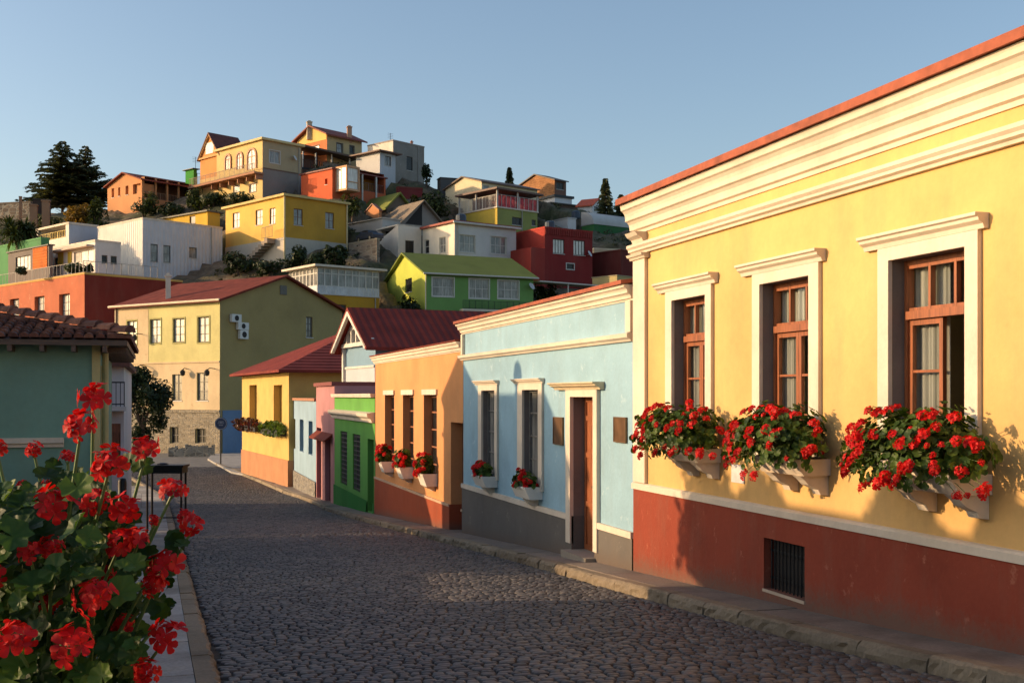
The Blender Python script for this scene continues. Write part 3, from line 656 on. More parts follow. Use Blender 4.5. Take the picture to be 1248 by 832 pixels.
def stones(Ya, Yb, pitch, wid, detail):
    rr = np.random.RandomState(5); C = []
    y = Ya; row = 0
    while y < Yb:
        x = curbL(y)+.02+rr.uniform(0, wid); xr = curbR(y)-.02; ph = row*.9
        while x < xr-.02:
            w = min(wid*rr.uniform(.65, 1.45), xr-x)
            if w > wid*.35:
                xc = x+w/2; C.append((xc, y+.035*math.sin(xc*2.1+ph*.13)+.05*math.sin(xc*.7+1.3), w, pitch*rr.uniform(.86, 1.08)))
            x += w
        y += pitch; row += 1
    C = np.array(C); n = len(C); k = 8
    ang = np.array([22.5, 67.5, 112.5, 157.5, 202.5, 247.5, 292.5, 337.5])*np.pi/180
    ex = np.sign(np.cos(ang))*np.abs(np.cos(ang))**.45; ey = np.sign(np.sin(ang))*np.abs(np.sin(ang))**.45
    jx = 1+rr.uniform(-.14, .07, (n, k)); jy = 1+rr.uniform(-.14, .07, (n, k)); tilt = rr.uniform(-.38, .38, (n, 2)); h = rr.uniform(-.004, .005, n)
    zb = np.interp(C[:,1], [p[0] for p in GP], [p[1] for p in GP])-.14
    crown = .0
    gap = .006
    def ring(f, dz):
        X = C[:,0,None]+(C[:,2,None]/2-gap)*ex*jx*f; Y = C[:,1,None]+(C[:,3,None]/2-gap*.8)*ey*jy*f
        Z = (zb+h)[:,None]+dz+(X-C[:,0,None])*tilt[:,0:1]*.12+(Y-C[:,1,None])*tilt[:,1:2]*.12
        return np.stack([X, Y, Z], -1)
    rings = [ring(1.0, -.03), ring(.96, -.006), ring(.84, .001)] if detail else [ring(1.0, -.015), ring(.88, -.001)]
    cen = np.stack([C[:,0], C[:,1], zb+h+.002], -1)[:,None,:]
    V = np.concatenate(rings+[cen], 1); m = V.shape[1]; base = (np.arange(n)*m)[:,None,None]
    i = np.arange(k); j = (i+1) % k; Q = []
    for rr_ in range(len(rings)-1):
        q = np.stack([rr_*k+i, rr_*k+j, (rr_+1)*k+j, (rr_+1)*k+i], -1); Q.append((base+q[None]).reshape(-1, 4))
    t = np.stack([(len(rings)-1)*k+i, (len(rings)-1)*k+j, np.full(k, len(rings)*k)], -1); T = (base+t[None]).reshape(-1, 3)
    return V.reshape(-1, 3), [np.concatenate(Q), T]
V1, F1 = stones(4.0, 26, .10, .125, True); V2, F2 = stones(26, 86, .13, .165, False)
o = npmesh('cobblestone_road', np.concatenate([V1, V2]), [F1[0], F1[1], F2[0]+len(V1), F2[1]+len(V1)], COB); tag(o, kind='structure')
def strip(name, fa, fb, dz, mat, ya, yb, st=1.0):
    m = MB(); ys = np.arange(ya, yb+.01, st)
    for a, b_ in zip(ys[:-1], ys[1:]): m.quad((fa(a),a,gz(a)+dz), (fb(a),a,gz(a)+dz), (fb(b_),b_,gz(b_)+dz), (fa(b_),b_,gz(b_)+dz))
    return tag(m.build(name, mat), kind='structure')
strip('road_bed', lambda y: curbL(y)-.3, lambda y: curbR(y)+.3, -.165, BED, -8, 104)
def slab_pave(name, fa, fb, ya, yb, step, mat, ncross=1, th=.12, dz=0):
    m = MB(); y = ya; rr = random.Random(9)
    while y < yb:
        L = step*rr.uniform(.8, 1.25)
        for k in range(ncross):
            fx0 = lambda q: fa(q)+(fb(q)-fa(q))*k/ncross+.006; fx1 = lambda q: fa(q)+(fb(q)-fa(q))*(k+1)/ncross-.006
            a, c_ = y+.006, y+L-.006; h = rr.uniform(-.005, .005)+dz
            m.hexa([(fx0(a),a,gz(a)-th),(fx1(a),a,gz(a)-th),(fx1(c_),c_,gz(c_)-th),(fx0(c_),c_,gz(c_)-th),(fx0(a),a,gz(a)+h),(fx1(a),a,gz(a)+h),(fx1(c_),c_,gz(c_)+h),(fx0(c_),c_,gz(c_)+h)])
        y += L
    return tag(m.build(name, mat), kind='structure')
def stone_mat(c, name='paving'):
    m, nt, b = nodes(name); g = nt.nodes.new('ShaderNodeNewGeometry'); p = pos(nt)
    a = ramp(nt, g.outputs['Random Per Island'], [(0, sc(c,.8)), (1, sc(c,1.2))]); n1 = noise(nt, p, 1.4, 8, .6); n2 = noise(nt, p, 30, 6)
    a = mixc(nt, 1.0, a, ramp(nt, n1, [(.3, (.6,.58,.55)), (.55, (1,1,1)), (.7, (1,.95,.85))]), 'MULTIPLY'); a = mixc(nt, .8, a, ramp(nt, n2, [(.3, (.65,)*3), (.65, (1,)*3)]), 'MULTIPLY')
    lk(nt, a, b.inputs['Base Color']); b.inputs['Roughness'].default_value = .85; bump(nt, b, mth(nt, 'ADD', n1, mth(nt, 'MULTIPLY', n2, .5)), .5, .012); return m
PAV = stone_mat((.25,.20,.165)); KRB = stone_mat((.25,.195,.13), 'kerbstone'); PAVL = stone_mat((.36,.34,.32))
slab_pave('pavement', lambda y: curbR(y)+.20, lambda y: 8.6 if y > 66 else 7.3, -8, 80, 2.2, PAV)
slab_pave('pavement', lambda y: -1.6 if y < 62 else curbL(y)-2, lambda y: curbL(y)-.20, -8, 66, .95, PAVL, 2)
def kerb(fe, side):
    m = MB(); y = -8; rr = random.Random(4+side)
    while y < 88:
        L = rr.uniform(.55, 1.3) if y < 45 else 2.5; n = 11 if y < 30 else 3
        jo = rr.uniform(-.012, .012); jh = rr.uniform(-.012, .006); ys = [y+.008+(L-.016)*i/n for i in range(n+1)]; vs = []
        for q in ys:
            e = fe(q); z = gz(q); w = rr.uniform(-.020, .018); s_ = -1 if side else 1
            # profile from inner top to foot
            pr = [(.20, 0+jh), (.045+w, .002+jh), (.012+w, -.018+jh+rr.uniform(-.014,.010)), (0+jo+w, -.05), (-.006+jo+rr.uniform(-.022,.02), -.10), (-.012+jo+w*.5, -.19), (.2, -.19)]
            vs += [(e+s_*a, q, z+c_) for a, c_ in pr]
        P = 7; fs = []
        for i in range(n):
            for k in range(P): fs.append((i*P+k, i*P+(k+1) % P, (i+1)*P+(k+1) % P, (i+1)*P+k))
        fs += [tuple(range(P)), tuple(range(n*P+P-1, n*P-1, -1))]; m.add(vs, fs); y += L
    return tag(m.build('kerb', KRB), kind='structure')
kerb(curbR, 0); kerb(curbL, 1)
# general ground sheet
GM, nt, b = nodes('earth')
n1 = noise(nt, pos(nt), .15, 8, .6); n2 = noise(nt, pos(nt), 1.3, 8, .65)
e1 = ramp(nt, n2, [(.3, (.07,.05,.03)), (.55, (.15,.11,.07)), (.75, (.24,.19,.13))]); e2 = ramp(nt, n2, [(.3, (.03,.04,.015)), (.7, (.09,.09,.035))])
lk(nt, mixc(nt, ramp(nt, n1, [(.45, (0,0,0)), (.6, (1,1,1))]), e1, e2), b.inputs['Base Color']); b.inputs['Roughness'].default_value = .95; bump(nt, b, n2, .9, .3)
STREET = stone_mat((.17,.165,.16), 'street_surface')
m = MB(); ys = [-60,-20,0,7,10,15,20,28,40,50,60,75,104,300,900]; xs = [-700,-60,-8,.3,7.4,20,60,700]
for a, b_ in zip(ys[:-1], ys[1:]):
    for x0, x1 in zip(xs[:-1], xs[1:]): m.quad((x0,a,gz(a)-.22),(x1,a,gz(a)-.22),(x1,b_,gz(b_)-.22),(x0,b_,gz(b_)-.22))
tag(m.build('ground', GM), kind='structure')
m = MB(); m.quad((-60,76,-5.16),(30,76,-5.16),(34,108,-5.16),(-60,108,-5.16)); m.quad((-20,60,gz(60)-.18),(curbL(60)-2,60,gz(60)-.18),(curbL(76)-2,76,-5.16),(-20,76,-5.16)); tag(m.build('street', STREET), kind='structure')
m = MB(); q = [at_depth(*p) for p in ((253,560,92),(262,545,104),(310,545,104),(296,572,74),(282,574,76))]; m.prism([(v.x, v.y, -5.02) for v in q], .2); tag(m.build('pavement', PAVL), kind='structure')

# ------------------------------------------------------------------ hillside
PLAT = []
def crest_px(x): return float(np.interp(x, [-400,0,130,240,320,390,450,500,560,640,700,770,900,1300], [275,262,252,232,213,200,202,220,234,240,255,268,300,380]))
D0, D1 = 106.0, 190.0
def terr(l, d):
    px = 624+F*l/max(d, 1); zc = (HY-crest_px(px))/F*D1
    f = (d-D0)/(D1-D0)
    if f <= 0: return -5.0-.25
    if f > 1: return zc-(f-1)*18
    return -5+(zc+5)*f+1.2*math.sin(l*.11+d*.07)*min(1, f*4)*(1-f)
def depth_of(px, py):
    d = D0-4
    while d < D1+6:
        if terr((px-624)/F*d, d) >= (HY-py)/F*d: return d
        d += .25
    return d
def build_terrain():
    ls = np.arange(-130, 110, 1.3); ds = np.concatenate([np.arange(D0-1, D1+14, 1.2), np.arange(D1+15, D1+120, 8)])
    nl, nd_ = len(ls), len(ds); V = np.zeros((nd_*nl, 3)); rr = np.random.RandomState(2)
    for i, d in enumerate(ds):
        for j, l in enumerate(ls):
            z = terr(l, d); x, y = cam2w(l, d)
            z += .35*math.sin(l*.9+d*.4)*math.sin(d*.8-l*.3)+rr.uniform(-.2,.2) if d > D0+2 else 0
            for (ox, oy, ux, uy, La, vx, vy, Lb, zb) in PLAT:
                a = (x-ox)*ux+(y-oy)*uy; b_ = (x-ox)*vx+(y-oy)*vy
                if -1.2 < a < La+1.2 and -1.2 < b_ < Lb+1.2: z = min(z, zb-.05)
            V[i*nl+j] = (x, y, z)
    i, j = np.meshgrid(np.arange(nd_-1), np.arange(nl-1), indexing='ij'); b0 = (i*nl+j).ravel()
    o = npmesh('hillside', V, [np.stack([b0, b0+1, b0+nl+1, b0+nl], -1)], GM); o.data.polygons.foreach_set('use_smooth', [True]*len(o.data.polygons)); tag(o, kind='structure')
# ================================================================== hillside houses
HG = 'houses stacked on the hillside'
WF = plain((.55,.52,.47), .6); BF = plain((.16,.07,.035), .6); GF = plain((.10,.09,.08), .6)
WSTY = {'wb': (WF,'bright'), 'wd': (WF,'dark'), 'wm': (WF,'mid'), 'bb': (BF,'bright'), 'bd': (BF,'dark'), 'bm': (BF,'mid'), 'gd': (GF,'dark'), 'gm': (GF,'mid'), 'gb': (GF,'bright')}
class H: pass
def dirs(th):
    t = math.radians(th); ax, ay = cam2w(-math.sin(t), math.cos(t)); bx, by = cam2w(math.cos(t), math.sin(t)); return Vector((ax, ay, 0)), Vector((bx, by, 0))
def hhouse(name, label, xc, yt, yb, xl, xr, th, wall, roof='flat', rm=None, over=.35, rth=.25, yap=None, wL=(), wR=(), d=None, hL=(), hR=(), base=None, cat='house', group=HG, shade_side=None, wd=.18, ridge_over=None, ext=4.5):
    h = H(); d = d or depth_of(xc, yb); h.d = d
    C = at_depth(xc, yt, d); h.C = C; h.zt = C.z; h.zb = (HY-yb)/F*d; a, bb = dirs(th); h.a, h.b = a, bb
    t = math.radians(th); Cl = (xc-624)/F*d; k = (xl-624)/F
    h.La = max(.5, (Cl-k*d)/(math.sin(t)+k*math.cos(t))) if xl is not None and xl < xc else 6.0
    k = (xr-624)/F; h.Lb = max(.5, (k*d-Cl)/(math.cos(t)-k*math.sin(t))) if xr > xc else 6.0
    h.FL = Face((C.x, C.y), a, -bb); h.FR = Face((C.x, C.y), bb, -a)
    root = h.root = empty(name, (C.x, C.y, h.zb), label, cat, group)
    PLAT.append((C.x, C.y, a.x, a.y, h.La, bb.x, bb.y, h.Lb, h.zb))
    z0 = h.zb-ext; z1 = h.zt; HL = []; HR = []
    for lst, Fc, out in ((wL, h.FL, HL), (wR, h.FR, HR)):
        for w in lst: out.append((Fc.rect(w[0], w[1], w[2], w[3]), w[4], w[5] if len(w) > 5 else 2, w[6] if len(w) > 6 else 2, w[7] if len(w) > 7 else None))
    eL = [h.FL.rect(*q) for q in hL]; eR = [h.FR.rect(*q) for q in hR]
    m = MB(); m2 = MB() if shade_side else m
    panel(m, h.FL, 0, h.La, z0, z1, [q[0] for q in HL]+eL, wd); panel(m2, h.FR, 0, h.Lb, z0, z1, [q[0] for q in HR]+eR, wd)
    P = lambda u, v, z: (C.x+a.x*u+bb.x*v, C.y+a.y*u+bb.y*v, z); h.P = P
    m.quad(P(h.La,0,z0), P(h.La,h.Lb,z0), P(h.La,h.Lb,z1), P(h.La,0,z1)); m.quad(P(0,h.Lb,z0), P(h.La,h.Lb,z0), P(h.La,h.Lb,z1), P(0,h.Lb,z1))
    ro = MB(); La, Lb = h.La, h.Lb; o = over
    if roof == 'flat': ro.prism([P(-o,-o,z1+rth), P(La+o,-o,z1+rth), P(La+o,Lb+o,z1+rth), P(-o,Lb+o,z1+rth)], rth)
    elif roof == 'parapet':
        m.quad(P(0,0,z1-.25), P(La,0,z1-.25), P(La,Lb,z1-.25), P(0,Lb,z1-.25)); w = .22; o = .05
        for (u0,u1,v0,v1) in ((-o,La+o,-o,w),(-o,La+o,Lb-w,Lb+o),(-o,w,w,Lb-w),(La-w,La+o,w,Lb-w)): ro.prism([P(u0,v0,z1+.12), P(u1,v0,z1+.12), P(u1,v1,z1+.12), P(u0,v1,z1+.12)], .24)
    elif roof == 'gableL':
        za = h.FL.px(0, 0)[1] if 0 else None
        q = P(La/2, 0, 0); dd = w2cam(q[0], q[1])[1]; za = (HY-yap)/F*dd
        m.add([P(0,0,z1), P(La,0,z1), P(La/2,0,za)], [(0,1,2)]); m.add([P(0,Lb,z1), P(La,Lb,z1), P(La/2,Lb,za)], [(0,1,2)])
        sl = (za-z1)/(La/2)
        for s in (1, -1):
            u0 = -o if s == 1 else La+o; zo = z1-o*sl
            ro.prism([P(u0,-o,zo+rth), P(u0,Lb+o,zo+rth), P(La/2,Lb+o,za+rth), P(La/2,-o,za+rth)], rth-.01)
        h.za = za
    elif roof == 'gableR':
        q = P(0, Lb/2, 0); dd = w2cam(q[0], q[1])[1]; za = (HY-yap)/F*dd
        m2.add([P(0,0,z1), P(0,Lb,z1), P(0,Lb/2,za)], [(0,1,2)]); m.add([P(La,0,z1), P(La,Lb,z1), P(La,Lb/2,za)], [(0,1,2)])
        sl = (za-z1)/(Lb/2)
        for s in (1, -1):
            v0 = -o if s == 1 else Lb+o; zo = z1-o*sl
            ro.prism([P(-o,v0,zo+rth), P(La+o,v0,zo+rth), P(La+o,Lb/2,za+rth), P(-o,Lb/2,za+rth)], rth-.01)
        h.za = za
    h.wall = m.build('wall', wall, root)
    if shade_side: m2.build('wall', shade_side, root)  # right faces mostly repeat the wall darker, shade put into the colour
    h.roof = ro.build('roof', rm or wall, root)
    for Fc, lst in ((h.FL, HL), (h.FR, HR)):
        for r, sty, nx, ny, tr in lst:
            fm, pk = WSTY[sty]; window(root, Fc, r, wd, fm, pane(pk), nx, ny, .09, .045, trim=tr, sill=WF if not tr else None)
    if base:
        ybl, mat = base; bm = MB(); zz = (HY-ybl)/F*d
        h.FL.box(bm, -.06, La, z0, zz, .003, .07); h.FR.box(bm, 0, Lb, z0, zz, .003, .07); bm.build('base', mat, root)
    return h
def chimney(h, x0, x1, y0, y1, mat, dd=3):
    """stack standing on the roof, pixel box on a plane dd metres behind the corner"""
    A_ = at_depth(x0, y1, h.d+dd); B_ = at_depth(x1, y0, h.d+dd); w = (B_-A_).to_2d().length; m = MB(); cx, cy = (A_.x+B_.x)/2, (A_.y+B_.y)/2
    m.box(cx-w/2, cx+w/2, cy-w/2, cy+w/2, A_.z-1.2, B_.z-.25); m.box(cx-w/2-.08, cx+w/2+.08, cy-w/2-.08, cy+w/2+.08, B_.z-.25, B_.z-.1); m.box(cx-w*.3, cx+w*.3, cy-w*.3, cy+w*.3, B_.z-.1, B_.z+.1)
    return m.build('chimney', mat, h.roof)
def pipe(parent, p, h_, r=.04, mat=None): m = MB(); m.tube([p, (p[0], p[1], p[2]+h_)], r, 6); return m.build('pipe', mat or DARKIRON, parent)

pl = lambda c, **k: plaster(c, k.get('wear', .35), k.get('chip'), k.get('scale', .35))
# --- olive building at the end of the street
OLV = pl((.40,.36,.15), wear=.3)
ob = hhouse('olive_building', 'three-storey olive building with red roof and rubble stone ground floor at the street end', 268, 366, 552, 140, 417, 56, plaster((.62,.55,.24), .3, None, .5), 'gableR', REDROOF, .45, .2, yap=338, d=100, shade_side=plaster((.34,.265,.11), .4, None, .4),
  wL=[(155,167,391,420,'gb',2,3,OLV),(183,196,389,418,'gb',2,3,OLV),(211,225,388,417,'gb',2,3,OLV),(241,255,386,417,'gb',2,3,OLV),(210,222,456,488,'gm',2,3),(240,254,454,488,'gm',2,3),(155,166,456,486,'gm',2,3),(208,219,520,540,'gd',2,2),(239,252,522,540,'gd',2,2)], wR=[(373,381,386,411,'gm',2,3)], cat='building')
t = MB(); ob.FR.box(t, *ob.FR.rect(341,349,348,359), .003, .07); t.build('vent', plain((.12,.11,.09)), ob.root)
t = MB(); z0 = (HY-503)/F*ob.d; ob.FL.box(t, -.08, ob.La, ob.zb-3, z0, .003, .12)
stone_l = MB(); panel(stone_l, ob.FL, -.1, ob.La, ob.zb-3, z0, [ob.FL.rect(208,219,520,540), ob.FL.rect(239,252,522,540)], .12, None, .12); ob.FL.box(stone_l, -.12, ob.La, z0, z0+.25, .0, .2)
stone_l.quad(ob.FL.p(-.1,ob.zb-3,.12), ob.FL.p(-.1,z0,.12), ob.FL.p(-.1,z0,0), ob.FL.p(-.1,ob.zb-3,0)); stone_l.build('stone_base', masonry((.27,.22,.15), 3.4, tuple(ob.a)), ob.root)
t = MB(); r = ob.FL.rect(138, 187, 372, 443); ob.FL.box(t, r[0], ob.La+.01, r[2], ob.zt-.02, .003, .03); 
t = MB(); r0 = ob.FL.rect(138, 183.5, 372, 446); ul = ob.FL.px(181, 400)[0]
hz = [ob.FL.rect(155,167,391,420)]; hz = [(q[0]-.14, q[1]+.14, q[2]-.14, q[3]+.14) for q in hz]
panel(t, ob.FL, ul, ob.La, r0[2], ob.zt-.01, hz, .02, None, .02); zl = ob.FL.px(200, 443)[1]
hz2 = [ob.FL.rect(210,222,456,488), ob.FL.rect(240,254,454,488), ob.FL.rect(155,166,456,486)]
panel(t, ob.FL, 0, ob.La, z0+.26, zl, hz2, .02, None, .022); ob.FL.box(t, 0, ob.La, zl, zl+.14, .0, .10); t.build('plaster_facing', plaster((.66,.50,.30), .4, (.45,.3,.17), .5), ob.root)
t = MB(); zbl = (HY-499)/F*105; u0 = ob.FR.px(271, 520)[0]; ob.FR.box(t, max(.1, u0), ob.Lb*.35, ob.zb-2, zbl, .003, .05); t.build('painted_base', pl((.14,.22,.34)), ob.root)
for i, (x0, x1, y0, y1) in enumerate(((279.5,291,383,392.5),(287,300,393,402),(289.5,299.5,402.5,413))):
    r = ob.FR.rect(x0, x1, y0, y1); t = MB(); ob.FR.box(t, *r, .06, .36); q = t.build('air_conditioner', plain((.6,.6,.56), .5), ob.root)
    t = MB(); c = ((r[0]+r[1])/2, (r[2]+r[3])/2); rad = (r[3]-r[2])*.36; n = 14
    t.add([ob.FR.p(c[0]+rad*math.cos(6.283*k/n), c[1]+rad*math.sin(6.283*k/n), .37) for k in range(n)], [tuple(range(n))]); t.build('fan', DARK, q)
chimney(ob, 202, 208, 334, 356, WHITE, 6)
t = MB(); t.tube([ob.P(-.4,-.42,ob.zt+.02), ob.P(ob.La+.4,-.42,ob.zt+.02)], .11, 6); t.build('gutter', CREAM, ob.root)
t = MB(); t.tube([ob.FL.p(ob.La-.3, ob.zb, .1), ob.FL.p(ob.La-.3, ob.zt, .1)], .07, 6); t.build('downpipe', plain((.3,.22,.15)), ob.root)
def lantern(Fc, parent, px, py, L=.9):
    u, z = Fc.px(px, py); t = MB(); t.tube([Fc.p(u, z+.2, .0), Fc.p(u, z+.25, L*.6), Fc.p(u, z+.1, L)], .04, 5); q = t.build('wall_lamp', DARKIRON, parent); t = MB(); t.lathe(Fc.p(u, z-.45, L), [(.05,0),(.2,.1),(.24,.4),(.1,.55),(.02,.6)], 8); t.build('lantern', DARKIRON, q)
lantern(ob.FL, ob.root, 174, 410); lantern(ob.FL, ob.root, 262, 452); lantern(ob.FL, ob.root, 178, 448); lantern(ob.FL, ob.root, 228, 452, .5)

# --- blue chalet behind the green house
ch = hhouse('red_gabled_house', 'pale blue house with steep dark red roof and white timber gable behind green house', 457.5, 417, 560, 421, 600, 24, pl((.20,.32,.42)), 'gableL', ribbed((.19,.03,.022), tuple(dirs(24)[1]), .36, .6, .04), .6, .16, yap=379, d=50, wL=[(427,434,430,431,'wd')][:0], ext=3)
PLAT.pop()
t = MB(); F_ = ch.FL; L = ch.La; zt = ch.zt; za = ch.za; o = .5
def gbar(mb, Fc, p, q, w, o0, o1):
    d = Vector((q[0]-p[0], q[1]-p[1])); n = Vector((-d.y, d.x)).normalized()*w/2
    c = [(p[0]-n.x, p[1]-n.y), (q[0]-n.x, q[1]-n.y), (q[0]+n.x, q[1]+n.y), (p[0]+n.x, p[1]+n.y)]
    mb.hexa([Fc.p(*k, o0) for k in c]+[Fc.p(*k, o1) for k in c])
gbar(t, F_, (-.4, zt-.25), (L/2, za-.1), .2, .45, .6); gbar(t, F_, (L+.4, zt-.25), (L/2, za-.1), .2, .45, .6); gbar(t, F_, (0, zt), (L, zt), .18, .05, .22)
for f in (.18, .34, .5, .66, .82):
    gbar(t, F_, (L*f, zt), (L*f, zt+(za-zt)*(1-abs(f-.5)*2)*.92), .13, .05, .2)
for f, g_ in ((.0,.34),(1,.66)): gbar(t, F_, (L*f, zt+.1), (L*g_, zt+(za-zt)*.62), .12, .05, .18)
gbar(t, F_, (L*.25, zt+(za-zt)*.5), (L*.75, zt+(za-zt)*.5), .12, .05, .18); t.build('gable_trusses', WF, ch.root)
t = MB(); t.add([F_.p(.3,zt+.1,.03), F_.p(L-.3,zt+.1,.03), F_.p(L/2,za-.4,.03)], [(0,1,2)]); t.build('gable_glazing', pane('mid'), ch.root)
t = MB(); zz = (HY-448)/F*51; F_.box(t, 0, L, ch.zb, zz, .004, .03); ch.FR.box(t, 0, ch.Lb, ch.zb, zz, .004, .03); t.build('lower_wall', pl((.50,.52,.55)), ch.root)
t = MB(); F_.box(t, 0, L, zz, zz+.1, .0, .08); F_.box(t, L-.12, L+.1, ch.zb, zt, .0, .15); t.build('corner_board', WF, ch.root)

# --- lime green house and the ochre house with the glazed veranda
gh2 = hhouse('lime_green_house', 'lime green house with olive roof, white windows and a dark iron balcony', 520, 333, 392, 470, 650, 24, pl((.46,.50,.08)), 'gableL', plaster((.16,.19,.04), .4, None, .5), .5, .22, yap=310, shade_side=pl((.16,.31,.09)),
  wL=[(494,502,338,356,'gd',1,1)], wR=[(527,553,338.5,361,'wm',2,2,WF),(572,596,340,363.5,'wm',3,2,WF),(607,632,342,364,'wm',3,2,WF)])
Fq = gh2.FR; u0, z_ = Fq.px(564, 376, 1.0); u1, _ = Fq.px(657, 376, 1.0); t = MB(); Fq.box(t, u0, u1, z_-.25, z_, 0, 1.1); q = t.build('balcony', WHITE, gh2.root); railing(gh2.root, Fq, u0, u1, z_, z_+1.0, 1.02, DARKIRON, .16, .025)
t = MB(); t.tube([gh2.FL.p(.1, gh2.zb, .08), gh2.FL.p(.1, gh2.zt, .08)], .06, 6); t.tube([gh2.P(-.5,-.55,gh2.zt-.05), gh2.P(-.5,gh2.Lb+.5,gh2.zt-.05)], .1, 6); t.build('gutter', WF, gh2.root)
# low canopy right of it
t = MB(); p0 = gh2.P(-.6, gh2.Lb+.4, gh2.zt-.3); p1 = gh2.P(-.6, gh2.Lb+11, gh2.zt-1.0)
t.prism([gh2.P(-.6,gh2.Lb+.6,gh2.zt-.3), gh2.P(-.6,gh2.Lb+11,gh2.zt-.6), gh2.P(5,gh2.Lb+11,gh2.zt-.2), gh2.P(5,gh2.Lb+.6,gh2.zt+.1)], .15)
for v in (4.5, 8, 10.8): t.tube([gh2.P(-.4, gh2.Lb+v, gh2.zb-3), gh2.P(-.4, gh2.Lb+v, gh2.zt-.6)], .08, 6)
t.build('canopy', WF, gh2.root)

vh = hhouse('glazed_veranda_house', 'ochre house with a white glazed veranda and white corrugated balcony skirt', 387, 358.5, 400, 352, 462, 38, pl((.52,.28,.03)), 'flat', WF, .1, .12, wR=[(409,422,371,396,'bd',2,2)])
va, vb = vh.FL, vh.FR; z0 = vh.zt+.13; zr = (HY-325)/F*vh.d; zs = (HY-348)/F*vh.d
t = MB(); va.box(t, 0, vh.La, z0, zs, -.12, .03); vb.box(t, .03, vh.Lb, z0, zs, -.12, .03); t.build('balcony_skirt', ribbed((.62,.62,.62), tuple(vh.b), .35, .6, .05), vh.root)
t = MB(); g = MB()
for Fc, LL, n in ((va, vh.La, 8), (vb, vh.Lb, 9)):
    Fc.box(t, 0, LL, zs, zs+.1, -.1, 0); Fc.box(t, 0, LL, zr-.15, zr, -.1, 0); zm = zs+(zr-zs)*.68; Fc.box(t, 0, LL, zm-.06, zm+.06, -.09, -.01)
    for i in range(n+1): u = LL*i/n; Fc.box(t, max(0,u-.09), min(LL,u+.09), zs+.1, zr-.15, -.1, 0)
    g.quad(Fc.p(.1,zs,-.06), Fc.p(LL,zs,-.06), Fc.p(LL,zr,-.06), Fc.p(.1,zr,-.06))
q = t.build('veranda_frame', WF, vh.root); g.build('pane', pane('mid'), q)
t = MB(); t.prism([vh.P(-.7,-.7,zr+.25), vh.P(vh.La+.5,-.7,zr+.25), vh.P(vh.La+.5,vh.Lb+.7,zr+.25), vh.P(-.7,vh.Lb+.7,zr+.25)], .24); t.build('roof', WHITE, vh.root)

# --- red terraced building on the left and what stands on it
rt = hhouse('red_terrace_building', 'wide brick red building with a roof terrace and three tall windows on its sunlit side', 103, 333, 440, -70, 222, 47, plaster((.50,.15,.075), .45, (.6,.3,.18), .5), 'parapet', plaster((.55,.33,.10), .4), shade_side=plaster((.20,.03,.022), .3, None, .4),
  wL=[(12,23,364,384,'gb',2,3),(42,54,361,386,'gb',2,3),(72,85,358,388,'gb',2,3)], wd=.5)
zt = rt.zt+.12; railing(rt.root, rt.FL, 0, rt.La, zt, zt+1.35, -.3, plain((.28,.25,.22), .6), .9, .035); railing(rt.root, rt.FR, 0, rt.Lb*.75, zt, zt+1.35, -.3, plain((.28,.25,.22), .6), .9, .035)
dT = rt.d
wc = hhouse('white_corrugated_building', 'tall white corrugated building with three small windows above the red terrace', 174, 266, 360, 119, 271, 47, ribbed((.72,.68,.62), tuple(dirs(47)[0]), .55, .6, .05, .08, None, .93), 'parapet', WHITE, shade_side=ribbed((.60,.60,.62), tuple(dirs(47)[1]), .55, .6, .04, .08, None, .93),
  wR=[(183.5,192.5,297.5,319,'gm',1,2),(199,208,299,320,'gm',1,2),(230.5,240,301.5,314.5,'gm',1,1)], d=depth_of(174,352))
wt = hhouse('white_terrace_house', 'low white house with big windows and ochre shutters opening onto the roof terrace', 116, 293, 345, 60, 147, 47, pl((.74,.68,.60)), 'parapet', WHITE, wL=[(90,114,305,320,'wb',3,1),(66,72,314,327,'gd',1,1)], wR=[(124,131,311,321,'gd',1,1),(135,142.5,312,322,'gd',1,1)], d=rt.d+9)
t = MB()
for x0, x1 in ((71,77.5),(83,87.5)): wt.FL.box(t, *wt.FL.rect(x0, x1, 307, 323), .003, .06)
t.build('shutter', plain((.55,.38,.03), .6), wt.root)
t = MB(); r = wt.FL.rect(68, 114, 303, 304.5); wt.FL.box(t, r[0], r[1], r[2]-.02, r[3]+.05, .0, .9); t.build('awning', pl((.6,.5,.4)), wt.root)
og = hhouse('orange_and_grey_house', 'small dark grey cube house with an orange boarded panel beside the green building', 59.5, 299, 345, 10, 64, 47, pl((.20,.17,.15)), 'flat', plain((.05,.05,.04)), .2, .15, wL=[(19,37,312,330,'gb',4,1)], d=rt.d+13)
t = MB(); og.FL.box(t, *og.FL.rect(40.5, 58, 301.5, 327), .003, .08); t.build('orange_panel', ribbed((.50,.12,.012), (0,0,1), .35, .6, .012), og.root)
g2 = hhouse('green_building', 'low green flat-walled building at the left edge of the hill', 50, 290, 345, -30, 60, 47, pl((.10,.27,.11)), 'parapet', pl((.12,.3,.12)), d=rt.d+19)
wb = hhouse('white_loggia_house', 'white flat-roofed house with an open shaded loggia above the terrace houses', 84, 273, 320, 44, 119, 47, pl((.74,.68,.60)), 'flat', WHITE, .1, .3, shade_side=pl((.45,.48,.55)), hL=[(47,80,277,292)], wd=2.2, d=rt.d+30)
r = wb.FL.rect(47,80,277,292); t = MB(); t.quad(wb.FL.p(r[0],r[2],-2.15), wb.FL.p(r[1],r[2],-2.15), wb.FL.p(r[1],r[3],-2.15), wb.FL.p(r[0],r[3],-2.15)); t.build('back_wall', pl((.12,.12,.16)), wb.root); railing(wb.root, wb.FL, r[0], r[1], r[2], r[2]+1.0, -.1, plain((.7,.5,.1)), .5, .05)

